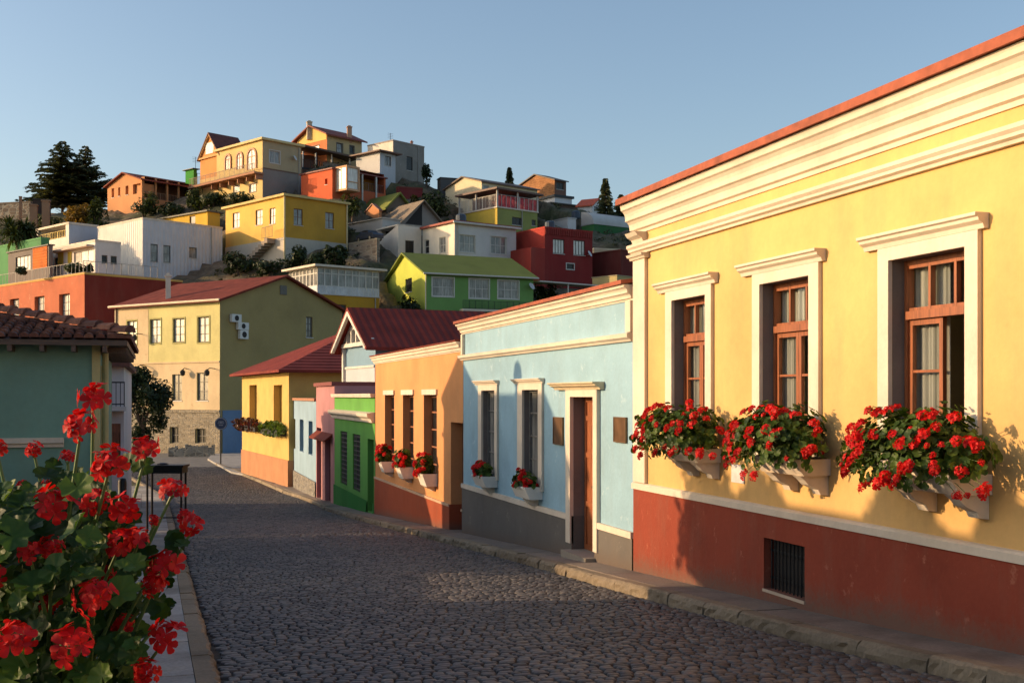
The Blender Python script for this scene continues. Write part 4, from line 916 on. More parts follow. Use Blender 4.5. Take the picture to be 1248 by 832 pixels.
# --- terracotta house, low yellow house, yellow house
th_ = hhouse('terracotta_house', 'terracotta hill house with low brown roof and a shaded porch behind shrubs', 173, 219, 258, 131, 262, 50, pl((.58,.27,.12)), 'gableL', ribbed((.22,.06,.04), tuple(dirs(50)[1]), .5, .6, .05), .5, .2, yap=211.5,
  wL=[(136,139,229.5,241,'gd',1,1),(144,146.5,228.5,239,'gd',1,1),(153,156.5,226.5,237.5,'gd',1,1)], hR=[(176,258,222,247)], hL=[(162,171.5,224,236)], wd=2.4)
for Fc, r in ((th_.FR, th_.FR.rect(176,258,222,247)), (th_.FL, th_.FL.rect(162,171.5,224,236))):
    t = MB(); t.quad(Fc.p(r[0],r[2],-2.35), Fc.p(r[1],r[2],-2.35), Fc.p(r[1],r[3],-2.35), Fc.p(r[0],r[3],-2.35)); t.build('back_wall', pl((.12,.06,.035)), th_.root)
r = th_.FR.rect(176,258,222,247); t = MB()
for i in range(1, 6): u = r[0]+(r[1]-r[0])*i/6; th_.FR.box(t, u-.14, u+.14, r[2], r[3], -.3, -.02)
t.build('post', pl((.55,.28,.13)), th_.root); railing(th_.root, th_.FR, r[0], r[1], r[2], r[2]+1.1, -.12, plain((.3,.2,.13)), .3, .03)
ly = hhouse('low_yellow_house', 'long low amber yellow outbuilding with a thin dark roof', 253, 258, 300, 185, 268, 50, pl((.62,.38,.05)), 'flat', plain((.10,.09,.06)), .4, .2, wL=[(231,238,263,272,'bd',1,1)], d=depth_of(253,296)+4)
yw = hhouse('yellow_hill_house', 'square golden yellow house with five brown windows on a whitewashed base', 347, 239, 318, 275, 422, 44, pl((.72,.44,.11), wear=.25), 'flat', plaster((.62,.47,.2), .3), .45, .3, shade_side=pl((.54,.30,.045), wear=.25), base=(289, pl((.52,.46,.38), chip=(.25,.18,.12))),
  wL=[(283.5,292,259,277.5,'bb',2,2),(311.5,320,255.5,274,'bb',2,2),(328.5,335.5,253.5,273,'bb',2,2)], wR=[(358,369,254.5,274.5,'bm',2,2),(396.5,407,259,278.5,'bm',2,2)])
t = MB(); t.tube([yw.P(-.1,-.1,yw.zb), yw.P(-.1,-.1,yw.zt)], .12, 6); t.tube([yw.P(-.1,yw.Lb+.05,yw.zb), yw.P(-.1,yw.Lb+.05,yw.zt)], .12, 6); t.build('downpipe', plaster((.7,.55,.3)), yw.root)
# outside stair with railing on its lit side
t = MB(); u_, z_ = yw.FL.px(336, 291); n = 9
for i in range(n): yw.FL.box(t, u_+i*.75, u_+(i+1)*.75, z_-(i+1)*.34-.3, z_-i*.34, .08, 1.3)
t.build('stair', pl((.35,.28,.22)), yw.root)
railing(yw.root, yw.FL, max(.1,u_-1.2), u_+1.4, z_, z_+1.5, 1.25, DARKIRON, .3, .03)

# --- mansion with arched windows
mn = hhouse('arched_window_mansion', 'large cream yellow mansion with arched windows and a long balcony on the hilltop', 320, 170.5, 243, 264, 367, 46, pl((.64,.47,.20), wear=.2), 'flat', plaster((.66,.52,.26), .3), .45, .35, shade_side=pl((.46,.36,.22)),
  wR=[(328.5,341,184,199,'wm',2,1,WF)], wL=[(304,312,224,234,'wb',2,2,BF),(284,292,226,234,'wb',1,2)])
for (x0, x1, y0, y1) in ((275.5,281,189.5,206),(289.5,295.5,187,206),(302.5,312,182.5,206)):
    r = mn.FL.rect(x0, x1, y0, y1); u = (r[0]+r[1])/2; hw = (r[1]-r[0])/2; zs = r[3]-hw; n = 10; arc = [(u+hw*math.cos(math.pi*k/n), zs+hw*math.sin(math.pi*k/n)) for k in range(n+1)]; out = [(u+(hw+.3)*math.cos(math.pi*k/n), zs+(hw+.3)*math.sin(math.pi*k/n)) for k in range(n+1)]
    A0 = [(r[1], r[2])]+arc+[(r[0], r[2])]; B0_ = [(r[1]+.3, r[2])]+out+[(r[0]-.3, r[2])]; t = MB(); m_ = len(A0)
    V = [mn.FL.p(*k, .18) for k in A0]+[mn.FL.p(*k, .18) for k in B0_]+[mn.FL.p(*k, .0) for k in A0]+[mn.FL.p(*k, 0) for k in B0_]
    t.add(V, [(i, i+1, m_+i+1, m_+i) for i in range(m_-1)]+[(i, i+1, 2*m_+i+1, 2*m_+i) for i in range(m_-1)]+[(m_+i, m_+i+1, 3*m_+i+1, 3*m_+i) for i in range(m_-1)])
    mn.FL.box(t, u-.06, u+.06, r[2], r[3], .06, .1); mn.FL.box(t, r[0], r[1], zs-.06, zs+.06, .06, .09); w = t.build('window', plain((.38,.16,.07)), mn.root)
    t = MB(); t.add([mn.FL.p(*k, .04) for k in A0], [tuple(range(m_))]); t.build('pane', pane('bright'), w)
ub, zb_ = mn.FL.px(321, 210.5); ue, _ = mn.FL.px(262, 210.5); t = MB(); mn.FL.box(t, -.3, mn.La+6, zb_-.3, zb_, 0, 1.7)
for i in range(6): u = mn.La*i/5.2; mn.FL.box(t, u, u+.2, zb_-1.1, zb_-.3, 0, 1.2)
t.build('balcony', pl((.4,.2,.12)), mn.root); railing(mn.root, mn.FL, -.25, mn.La+5.8, zb_, zb_+1.3, 1.6, plain((.16,.10,.07)), .28, .035)
t = MB(); zz = mn.FR.px(340, 208)[1]; mn.FR.box(t, 0, mn.Lb, zz-.1, zz+.1, .003, .08); t.build('band', plain((.14,.08,.05)), mn.root); t = MB(); mn.FR.box(t, .02, mn.Lb, mn.zb-2, zz-.1, .004, .03); t.build('lower_wall', pl((.26,.23,.21)), mn.root)
# veranda that continues the mansion to the right
ve = hhouse('dark_veranda', 'dark covered timber veranda adjoining the right side of the mansion', 368, 205, 243, 360, 428, 30, pl((.16,.09,.06)), 'parapet', DARKIRON, d=mn.d+13, cat='veranda', group=None)
zz = ve.zt+.12; railing(ve.root, ve.FR, 0, ve.Lb, zz, zz+1.4, -.1, DARKIRON, .3, .035); t = MB(); zr = (HY-181)/F*ve.d
t.prism([ve.P(-1,-1,zr+.6), ve.P(5,-1,zr+.9), ve.P(5,ve.Lb+1,zr-.4), ve.P(-1,ve.Lb+1,zr-.6)], .3); t.build('roof', plain((.09,.06,.045)), ve.root)
t = MB()
for f in (.02,.28,.6,.97): ve.FR.box(t, ve.Lb*f, ve.Lb*f+.2, zz, zr-.4, -.4, -.2)
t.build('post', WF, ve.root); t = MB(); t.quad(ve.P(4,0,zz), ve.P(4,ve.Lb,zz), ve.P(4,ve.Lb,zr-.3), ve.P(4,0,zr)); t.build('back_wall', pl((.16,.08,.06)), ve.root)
tw = hhouse('gabled_orange_tower', 'narrow orange tower with a steep dark brown gable roof at the mansion\'s left end', 268, 187, 245, 244, 300, 46, pl((.60,.27,.09)), 'gableL', plain((.13,.04,.03), .7, 0, .3, 2), .4, .25, yap=163.5, d=mn.d+9, wL=[(253,258,176,186,'wb',1,2)][:0], base=(214, pl((.7,.48,.2))))
t = MB(); q = tw.FL; u0, u1 = tw.La*.3, tw.La*.7; q.box(t, u0, u1, tw.zt+.4, tw.zt+2.2, .0, .08); t.build('window', pane('bright'), tw.root); t = MB(); gbar(t, q, (0,tw.zt), (tw.La/2,tw.za), .3, .02, .3); gbar(t, q, (tw.La,tw.zt), (tw.La/2,tw.za), .3, .02, .3); q.box(t, -.3, tw.La+.3, tw.zt-.3, tw.zt, .0, .3); t.build('bargeboard', pl((.6,.36,.15)), tw.root)

# --- tower house, ruin, white houses on the crest
to = hhouse('gabled_hilltop_house', 'tall ochre and red gabled house with two chimneys, highest on the hill', 398.5, 163.5, 214, 362, 441, 48, pl((.62,.20,.08)), 'gableL', plain((.20,.045,.03), .7, 0, .3, 2), .7, .25, yap=155, shade_side=pl((.50,.38,.20)), wL=[(379,389,178,187,'wb',2,1,BF)], wR=[(410.5,417.5,175,187,'gm',1,2,GF),(426.5,431.5,178,187,'gd',1,1,GF)], d=mn.d+17)
t = MB(); zz = to.FL.px(398, 170)[1]; to.FL.box(t, .1, to.La-.1, zz, to.zt, .003, .05); t.add([to.FL.p(.2,to.zt,.05), to.FL.p(to.La-.2,to.zt,.05), to.FL.p(to.La/2,to.za-.2,.05)], [(0,1,2)]); t.build('gable_wall', pl((.75,.50,.16)), to.root)
chimney(to, 374, 380, 148, 162, pl((.6,.5,.38)), 3); chimney(to, 423, 428.5, 154, 166, pl((.5,.3,.2)), 4)
cr = hhouse('weathered_concrete_block', 'weathered grey concrete block house with one black window on the crest', 479, 171, 228, 448, 517, 48, pl((.72,.64,.54)), 'parapet', pl((.35,.3,.26)), shade_side=plaster((.27,.25,.22), .8, (.40,.38,.34), .6, ), wR=[(495.5,503,191,208,'gd',1,1)], d=depth_of(500,226)+3)
chimney(cr, 500.5, 503, 172, 180, pl((.4,.2,.15)), 6)
wh = hhouse('pale_flat_roofed_house', 'pale white house with a thin brown flat roof below the concrete block', 463, 185, 236, 434, 482, 48, pl((.60,.58,.54)), 'flat', plain((.16,.08,.05)), .8, .2, wR=[(469,476.5,190.5,202,'gm',2,1,WF)], shade_side=pl((.50,.53,.56)), d=cr.d-5)
rh_ = hhouse('red_veranda_house', 'bright red house with a sunlit glass bay and covered veranda on posts', 405, 206, 243, 367, 470, 48, pl((.58,.12,.05)), 'flat', plain((.20,.05,.04)), .25, .2, hR=[(428,468,209,233)], wd=2.4, wL=[(396,399,218,225,'gd',1,1)], shade_side=pl((.50,.12,.05)), d=mn.d-4)
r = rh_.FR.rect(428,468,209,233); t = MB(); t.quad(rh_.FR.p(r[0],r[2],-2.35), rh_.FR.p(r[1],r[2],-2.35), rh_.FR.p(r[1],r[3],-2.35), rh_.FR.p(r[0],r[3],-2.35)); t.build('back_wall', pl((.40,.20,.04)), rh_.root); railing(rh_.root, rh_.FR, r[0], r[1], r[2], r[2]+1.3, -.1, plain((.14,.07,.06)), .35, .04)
for px in (441, 458): u = rh_.FR.px(px, 220)[0]; t = MB(); rh_.FR.box(t, u-.12, u+.12, rh_.zb, rh_.zt, -.05, .2); t.build('post', WF, rh_.root)
q = hhouse('tmp', 'x', 424, 206, 243, 406, 427, 48, pl((.5,.2,.1)), d=rh_.d-3.2) if 0 else None
u0, u1 = rh_.FR.px(409, 220)[0], rh_.FR.px(425, 220)[0]; za, zb2 = rh_.FR.px(416, 205)[1], rh_.FR.px(416, 235)[1]
t = MB(); g = MB(); rh_.FR.box(t, u0, u1, za-.3, za, 0, 2.6); rh_.FR.box(t, u0, u1, zb2, zb2+.3, 0, 2.6)
for u in (u0, u1-.25): rh_.FR.box(t, u, u+.25, zb2+.3, za-.3, 2.35, 2.6)
rh_.FR.box(t, u0, u0+.25, zb2+.3, za-.3, 0, .25); rh_.FR.box(t, u0+.05, u0+.12, zb2+.3, za-.3, 1.2, 1.35); rh_.FR.box(t, u0+.25, u1-.25, zb2+1.3, zb2+1.4, 2.45, 2.55); rh_.FR.box(t, u0+.25, u1-.25, zb2+.3, za-.3, 2.3, 2.31)
w = t.build('glass_bay', pl((.6,.35,.2)), rh_.root); g.quad(rh_.FR.p(u0+.06,zb2+.3,.25), rh_.FR.p(u0+.06,zb2+.3,2.35), rh_.FR.p(u0+.06,za-.3,2.35), rh_.FR.p(u0+.06,za-.3,.25)); rh_.FR.box(g, u0+.25, u1-.25, zb2+.3, za-.3, 2.4, 2.42); g.build('pane', pane('bright'), w)
mw = hhouse('maroon_retaining_wall', 'maroon painted wall below the concrete block house', 485, 228, 246, 483, 515, 20, pl((.20,.035,.035)), 'parapet', pl((.2,.05,.04)), cat='wall', group=None, d=cr.d-8)

# --- broken roofs in the middle
oa = hhouse('olive_gabled_shack', 'shack with a curved olive green roof and dark open gable', 471, 252, 285, 430, 500, 40, pl((.20,.15,.11)), 'gableR', plaster((.20,.22,.05), .4), .6, .3, yap=237, d=depth_of(470,276)+7, wL=[(440,452,256,266,'gd',1,1)])
cb = hhouse('small_orange_hut', 'tiny sunlit orange gabled hut between the broken grey roofs', 462, 256, 275, 446, 464, 48, pl((.62,.27,.12)), 'gableL', plain((.3,.12,.07)), .15, .15, yap=249, d=oa.d-3)
ga = hhouse('grey_gabled_shed', 'weathered grey shed with a wide sagging roof and black open gable', 487, 272, 285, 455, 541, 36, pl((.30,.27,.24)), 'gableR', plaster((.24,.19,.14), .6), .7, .22, yap=246, d=depth_of(487,290)+2, wR=[(494,503,256,271,'gd',1,1)][:0])
t = MB(); t.add([ga.FR.p(ga.Lb*.12,ga.zt,.02), ga.FR.p(ga.Lb*.5,ga.zt,.02), ga.FR.p(ga.Lb*.5,ga.za-.3,.02)], [(0,1,2)]); t.build('opening', DARK, ga.root)
gw_ = hhouse('grey_white_lean_to', 'grey white lean-to with a dark doorway above the parked car', 466, 266, 300, 424, 488, 44, pl((.46,.42,.38)), 'flat', pl((.6,.5,.4)), .2, .12, wR=[(470,480,276,287,'gd',1,1)], d=depth_of(466,300)+2)
rw = hhouse('stone_retaining_wall', 'rough brown retaining wall under the parked car', 459, 291, 320, 425, 461, 40, masonry((.22,.17,.13), 1.6, (1,0,0)), 'parapet', pl((.3,.26,.2)), d=depth_of(459,318), cat='wall', group=None)
def car():
    c = rw.P(rw.La*.45, .9, rw.zt+.02); root = empty('parked_car', c, 'dark blue parked car on the retaining wall beside the yellow hill house', 'car')
    ax = rw.a; bx = -rw.b; pt = lambda l, w, z: (c[0]+ax.x*l+bx.x*w, c[1]+ax.y*l+bx.y*w, c[2]+z)
    prof = [(-2.1,.3),(-2.15,.75),(-1.9,.92),(-1.1,1.0),(-.55,1.42),(.75,1.45),(1.45,1.02),(2.05,.9),(2.15,.6),(2.1,.3)]
    m = MB(); n = len(prof); A_ = [pt(l, -.82 if z < 1.1 else -.66, z) for l, z in prof]; B_ = [pt(l, .82 if z < 1.1 else .66, z) for l, z in prof]
    m.add(A_+B_, [(i, (i+1) % n, (i+1) % n+n, i+n) for i in range(n)]+[tuple(range(n)), tuple(range(2*n-1, n-1, -1))]); m.build('body', plain((.03,.045,.08), .25, .3), root)
    g = MB()
    for s in (-1, 1): g.quad(pt(-.95,s*.80,1.04), pt(1.2,s*.80,1.04), pt(.65,s*.69,1.38), pt(-.5,s*.69,1.38))
    g.quad(pt(-1.08,-.7,1.04), pt(-1.08,.7,1.04), pt(-.62,.6,1.4), pt(-.62,-.6,1.4)); g.build('windows', pane('dark'), root)
    for l in (-1.35, 1.35):
        for s in (-1, 1): g = MB(); g.tube([pt(l,s*.68,.32), pt(l,s*.86,.32)], .32, 12); w = g.build('wheel', DARK, root); g = MB(); g.tube([pt(l,s*.86,.32), pt(l,s*.88,.32)], .18, 10); g.build('rim', plain((.5,.5,.5), .3, .8), w)
car()

# --- white stepped house, cream veranda house, brown house, red house
wp = hhouse('white_red_roofed_house', 'big white house with a thin red roof and wide windows, above the lime green one', 554, 271, 345, 515, 629, 36, pl((.76,.68,.56)), 'flat', plain((.30,.06,.04)), .45, .25, shade_side=pl((.62,.60,.58)), wL=[(535.5,543,289,308,'wm',2,2),(517.5,523,292,309,'wd',1,2)], wR=[(560,579,286.5,307.5,'wm',3,2,WF),(598,617,288.5,309.5,'wm',3,2,WF)])
t = MB(); t.tube([wp.P(-.5,-.5,wp.zt-.02), wp.P(-.5,wp.Lb+.5,wp.zt-.02)], .14, 6); t.build('gutter', WF, wp.root)
t = MB(); uL = wp.La; zt = wp.zt-.5
pts = [(0, zt-.2), (4.2, zt-.1), (4.2, wp.zb-4), (0, wp.zb-4)]
FL = Face(wp.P(uL, -.2, 0)[:2], wp.FR.u*-1+wp.FL.u*.05, wp.FR.n)
u2 = FL.px(486, 275)[0]; rH = FL.rect(494.5, 505, 293, 309); panel(t, FL, 0, u2, wp.zb-5, FL.px(500, 274)[1], [rH], .2)
FL2 = Face(FL.p(u2, 0, 0)[:2], wp.FL.u, wp.FL.n); u3 = abs(FL2.px(455, 295)[0]); zA, zB = FL2.px(486, 273)[1], FL2.px(455, 295)[1]; n = 8
for i in range(n):
    f0, f1 = i/n, (i+1)/n; g_ = lambda f: zB+(zA-zB)*(1-f)**1.6
    t.quad(FL2.p(u3*f0, wp.zb-5, 0), FL2.p(u3*f1, wp.zb-5, 0), FL2.p(u3*f1, g_(f1), 0), FL2.p(u3*f0, g_(f0), 0)); t.quad(FL2.p(u3*f0, g_(f0), 0), FL2.p(u3*f1, g_(f1), 0), FL2.p(u3*f1, g_(f1), -.4), FL2.p(u3*f0, g_(f0), -.4))
zf = FL.px(500, 274)[1]; t.prism([FL.p(0,zf,0), FL.p(u2,zf,0), FL.p(u2,zf,-6), FL.p(0,zf,-6)], .2); t.build('side_wing', pl((.74,.66,.56)), wp.root)
window(wp.root, FL, rH, .2, GF, pane('dark'), 1, 1)
cv = hhouse('olive_veranda_house', 'olive and yellow house with a covered balcony railed in white and red', 606, 253, 300, 560, 655, 40, pl((.58,.42,.07)), 'flat', WHITE, .15, .15, shade_side=pl((.30,.32,.10)), wR=[(624,636.5,265,274.5,'gd',2,1),(648,653,268,275,'gd',1,1)], d=depth_of(606,300)+6)
zz = cv.zt+.15; railing(cv.root, cv.FL, 0, cv.La, zz, zz+1.9, -.05, WF, .35, .05); railing(cv.root, cv.FR, 0, cv.Lb, zz, zz+1.9, -.05, WF, .8, .05)
t = MB(); nn_ = 26
for i in range(nn_): u = cv.Lb*(i+.5)/nn_; cv.FR.box(t, u-cv.Lb/nn_*.42, u+cv.Lb/nn_*.42, zz+.1, zz+1.8, -.16, -.13)
t.build('balcony_panels', plain((.50,.045,.06), .6, 0, .5, 1.5), cv.root)
zr = (HY-231)/F*cv.d; t = MB()
for u, v in ((-.0,.0),(cv.La*.55,0),(cv.La,0),(0,cv.Lb*.5),(0,cv.Lb)): p_ = cv.P(u,v,0); t.box(p_[0]-.12, p_[0]+.12, p_[1]-.12, p_[1]+.12, zz, zr)
t.build('post', WF, cv.root); t = MB(); t.prism([cv.P(-.6,-.6,zr+.3), cv.P(cv.La+.4,-.6,zr+.35), cv.P(cv.La+.4,cv.Lb+.8,zr+.3), cv.P(-.6,cv.Lb+.8,zr+.2)], .28); t.build('veranda_roof', plain((.14,.08,.06)), cv.root)
t = MB(); t.quad(cv.P(0,3,zz), cv.P(0,3,zr), cv.P(cv.La,3,zr), cv.P(cv.La,3,zz)) if 0 else None
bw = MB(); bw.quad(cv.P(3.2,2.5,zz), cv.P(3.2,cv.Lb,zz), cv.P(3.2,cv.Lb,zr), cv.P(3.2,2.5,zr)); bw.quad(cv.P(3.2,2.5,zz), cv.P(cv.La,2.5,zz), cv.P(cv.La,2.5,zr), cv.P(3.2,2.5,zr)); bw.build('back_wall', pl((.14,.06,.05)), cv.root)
cg = hhouse('cream_gabled_house', 'cream gabled house rising behind the covered balcony', 587, 221.5, 262, 543, 655, 40, pl((.76,.64,.42)), 'gableL', plain((.13,.09,.07)), .4, .2, yap=216.5, d=cv.d+9, wR=[(589,596,226,232,'wm',1,1)])
bn = hhouse('brown_timber_house', 'brown timber-clad box house with a dark shallow gable on the skyline', 676, 219.5, 248, 630, 690, 40, ribbed((.34,.16,.07), (0,0,1), .4, .7, .02), 'gableL', plain((.08,.06,.05)), .35, .2, yap=213.5, shade_side=pl((.20,.11,.08)), wR=[(678,687,222.5,231,'gd',2,1)], d=depth_of(660,244)+5)
rd = hhouse('dark_red_house', 'plain dark red block house with two curtained windows and a small white-rimmed one', 664, 277, 350, 628, 722, 34, pl((.38,.05,.035), wear=.2), 'parapet', pl((.44,.06,.04)), shade_side=pl((.24,.028,.026), wear=.25), wR=[(674,688,291.5,309,'gb',4,1),(699,713,293,311,'gb',4,1),(690.5,699.5,321.5,328,'gd',1,1,WF)])
t = MB(); r = rd.FR.rect(664, 722, 279, 288); n = 26
for i in range(n): u = r[0]+(r[1]-r[0])*(i+.5)/n; rd.FR.box(t, u-.09, u+.09, r[2], r[3], .003, .1)
t.build('parapet_ribs', pl((.28,.035,.03)), rd.root)
t = MB(); zz = rd.FL.px(645, 306)[1]; rd.FL.box(t, 0, rd.La, rd.zb-3, zz, .0, 2.2); t.build('side_extension', pl((.32,.045,.035)), rd.root)
lw_ = hhouse('low_white_shed', 'low white shed with a black water tank in front behind the dark red house', 692, 266, 300, 652, 702, 34, pl((.60,.60,.60)), 'flat', pl((.5,.5,.5)), .1, .15, d=depth_of(690,296)+8)
dk = hhouse('dark_timber_terrace', 'dark weathered timber terrace below the brown timber house', 672, 248, 262, 655, 708, 34, pl((.10,.075,.06)), 'flat', plain((.07,.06,.05)), .4, .2, d=bn.d-5, shade_side=pl((.13,.09,.07)))
d2 = hhouse('white_strip_house', 'narrow white house with a black upper strip under the brown timber house', 676, 240, 252, 655, 697, 34, pl((.65,.65,.66)), 'flat', plain((.03,.035,.04)), .3, .4, d=bn.d-2.5)
sm_ = hhouse('small_red_roofed_house', 'small white gabled house with an orange red roof beside the hilltop conifers', 722, 250, 268, 704, 735, 60, pl((.70,.70,.70)), 'gableR', plain((.45,.08,.03)), .3, .2, yap=243, d=depth_of(722,262)+4, wR=[(724,729,252,257,'gd',1,1)])
gv = hhouse('green_vaulted_house', 'dark green low house under a pale curved roof near the yellow cornice', 724, 273, 294, 709, 772, 36, pl((.06,.20,.06)), 'flat', pl((.5,.5,.48)), .1, .1, shade_side=pl((.04,.14,.05)), d=depth_of(724,290)+5)
t = MB(); n = 8; zz = gv.zt+.12; W_ = gv.La
for i in range(n):
    a0, a1 = math.pi/2*i/n, math.pi/2*(i+1)/n; u0, u1 = W_*(1-math.cos(a0)), W_*(1-math.cos(a1)); h0, h1 = 2.1*math.sin(a0), 2.1*math.sin(a1)
    t.quad(gv.P(u0,-.1,zz+h0), gv.P(u0,gv.Lb,zz+h0), gv.P(u1,gv.Lb,zz+h1), gv.P(u1,-.1,zz+h1)); t.quad(gv.P(u0,-.1,zz), gv.P(u0,-.1,zz+h0), gv.P(u1,-.1,zz+h1), gv.P(u1,-.1,zz))
t.build('vaulted_roof', pl((.50,.49,.47)), gv.root)
ce = hhouse('cream_terrace_wall', 'cream coloured terrace building under the green vaulted house', 724, 303, 325, 716, 800, 20, pl((.60,.47,.30)), 'parapet', pl((.7,.58,.4)), d=depth_of(724,322)+4)
mr = hhouse('maroon_shed_house', 'maroon walled house with a low gable beside the yellow house cornice', 757, 305, 350, 720, 800, 40, pl((.15,.03,.025)), 'flat', pl((.2,.05,.04)), .1, .15, d=depth_of(745,345))
yb_ = hhouse('ochre_hut', 'small ochre hut below the maroon house near the red cornice', 752, 336, 365, 722, 775, 44, pl((.50,.40,.18)), 'flat', pl((.4,.33,.2)), .1, .12, d=mr.d-8)
db = hhouse('dark_block_house', 'small dark grey flat block on the skyline left of the cream gable', 537, 217, 250, 533, 562, 20, pl((.10,.10,.10)), 'flat', plain((.06,.06,.06)), .1, .15, d=D1-2)
gb = hhouse('green_container', 'small green cabin with an antenna beside the mansion tower', 236, 206, 226, 226, 240, 48, pl((.05,.26,.04)), 'flat', DARKIRON, .4, .1, d=tw.d+6, cat='cabin', group=None)
pipe(gb.root, gb.P(0,1.5,gb.zt), 1.6, .06); railing(gb.root, gb.FR, gb.Lb, gb.Lb+3, gb.zt-2.6, gb.zt-.6, 0, DARKIRON, .7, .05)
rl = hhouse('ruined_stone_wall', 'low weathered brown stone wall at the far left of the ridge', 37, 246, 262, -60, 45, 75, masonry((.20,.15,.11), 1.0, (1,0,0)), 'parapet', pl((.2,.15,.11)), d=D1-4, cat='wall', group=None)
bx_ = hhouse('dark_brown_shed', 'small dark brown shed at the foot of the big conifer', 40, 243, 262, 36, 62, 20, pl((.06,.04,.035)), 'flat', plain((.05,.04,.03)), .1, .15, d=D1-8)
for (px, y0, y1, sd) in ((56,246,276,1),(25,241,268,2),(41,251,268,3)):
    p0 = at_depth(px, y1, D1-14); p1 = at_depth(px, y0, D1-14); t = MB(); w = .55 if sd != 2 else .2
    t.box(p0.x-w, p0.x+w, p0.y-w, p0.y+w, p0.z-2, p1.z); t.box(p0.x-w*1.2, p0.x+w*1.2, p0.y-w*1.2, p0.y+w*1.2, p1.z, p1.z+.2)
    q = t.build('gate_pillar', pl((.35,.20,.12)), None); tag(q, ('tallest pinkish brown masonry pillar below the big conifer', 'slim dark post on the ridge in front of the stone wall', 'shorter pinkish masonry pillar between the slim post and the tallest pillar')[sd-1], 'pillar', 'pillars on the left ridge')

def tank(h, u, v, r=.7, hh=1.3, mat=None):
    t = MB(); z = h.zt+.2; p = h.P(u, v, z); t.lathe(p, [(0,.02),(r,.02),(r*1.03,.1),(r,hh*.8),(r*.6,hh*.95),(r*.2,hh),(0,hh+.02)], 12); return t.build('water_tank', mat or plain((.03,.05,.08), .5), h.root, False)
def aerial(h, u, v, hh=2.2):
    t = MB(); z = h.zt+.1; p = h.P(u, v, z); t.tube([p, (p[0],p[1],p[2]+hh)], .04, 5)
    for k in range(4): q = hh*(.6+.12*k); t.tube([(p[0]-.5,p[1]-.2,p[2]+q), (p[0]+.5,p[1]+.2,p[2]+q)], .02, 4)
    return t.build('aerial', DARKIRON, h.root)
def dish(h, Fc, u, z, r=.45):
    t = MB(); c = Vector(Fc.p(u, z, .5)); d = (Fc.n+Fc.u*.5+Vector((0,0,.6))).normalized(); a = d.orthogonal().normalized(); b = d.cross(a); o = len(t.v); n = 12; t.v.append(tuple(c-d*.12))
    for k in range(n): t.v.append(tuple(c+(a*math.cos(6.283*k/n)+b*math.sin(6.283*k/n))*r))
    t.f += [(0, 1+k, 1+(k+1) % n) for k in range(n)]; t.tube([Fc.p(u,z-.2,0), tuple(c-d*.12)], .03, 5); return t.build('satellite_dish', plain((.5,.5,.5)), h.root)
for h, u, v in ((wp,1.5,2),(rd,3,3),(lw_,.8,2.2)): tank(h, u, v)
for h, u, v in ((th_,1,14),(wp,6,4),(cr,4,3),(gb,1,1)): aerial(h, u, v)
dish(rd, rd.FR, rd.Lb*.9, rd.zt-3); dish(gh2, gh2.FR, gh2.Lb*.97, gh2.zt-1); dish(mn, mn.FR, mn.Lb*.8, mn.zt-2)
for h, Fc, u in ((wc, wc.FR, wc.Lb*.85), (wp, wp.FR, .4), (mn, mn.FR, mn.Lb*.93), (cr, cr.FR, cr.Lb*.8), (vh, vh.FR, vh.Lb*.93), (cv, cv.FR, cv.Lb*.6)):
    t = MB(); t.tube([Fc.p(u, h.zb-1, .12), Fc.p(u, h.zt-.1, .12)], .07, 6); t.build('downpipe', plain((.35,.33,.3)), h.root)
build_terrain()
def scrub():
    rr = random.Random(12); m = MB(); k = 0
    while k < 5200:
        l = rr.uniform(-120, 90); d = rr.uniform(D0+3, D1+6)
        if math.sin(l*.21+1)*math.sin(d*.17)+.5*math.sin(l*.5+d*.3) < -.1: continue
        k += 1; z = terr(l, d); x, y = cam2w(l, d)
        bad = False
        for (ox, oy, ux, uy, La, vx, vy, Lb, zb) in PLAT:
            a = (x-ox)*ux+(y-oy)*uy; b_ = (x-ox)*vx+(y-oy)*vy
            if -.3 < a < La+.3 and -.3 < b_ < Lb+.3: bad = True; break
            if -1.6 < a < La+1.6 and -1.6 < b_ < Lb+1.6: z = min(z, zb)
        if bad: continue
        R_ = rr.uniform(.25, .8)
        for i in range(14):
            v = Vector((rr.gauss(0,1), rr.gauss(0,1), abs(rr.gauss(0,.8)))).normalized()*R_*rr.uniform(.5,1.1); p = Vector((x,y,z))+v; a = Vector((rr.gauss(0,1), rr.gauss(0,1), rr.gauss(0,1))).normalized(); b_ = v.cross(a).normalized(); s = rr.uniform(.1,.24)
            m.add([p-a*s, p-b_*s*.6, p+a*s, p+b_*s*.6], [(0,1,2,3)])
    tag(m.build('hillside_scrub', leafmat((.05,.06,.02), (.14,.12,.05), .2)), 'low dry scrub covering the bare slope between the houses', 'scrub', kind='stuff')
scrub()

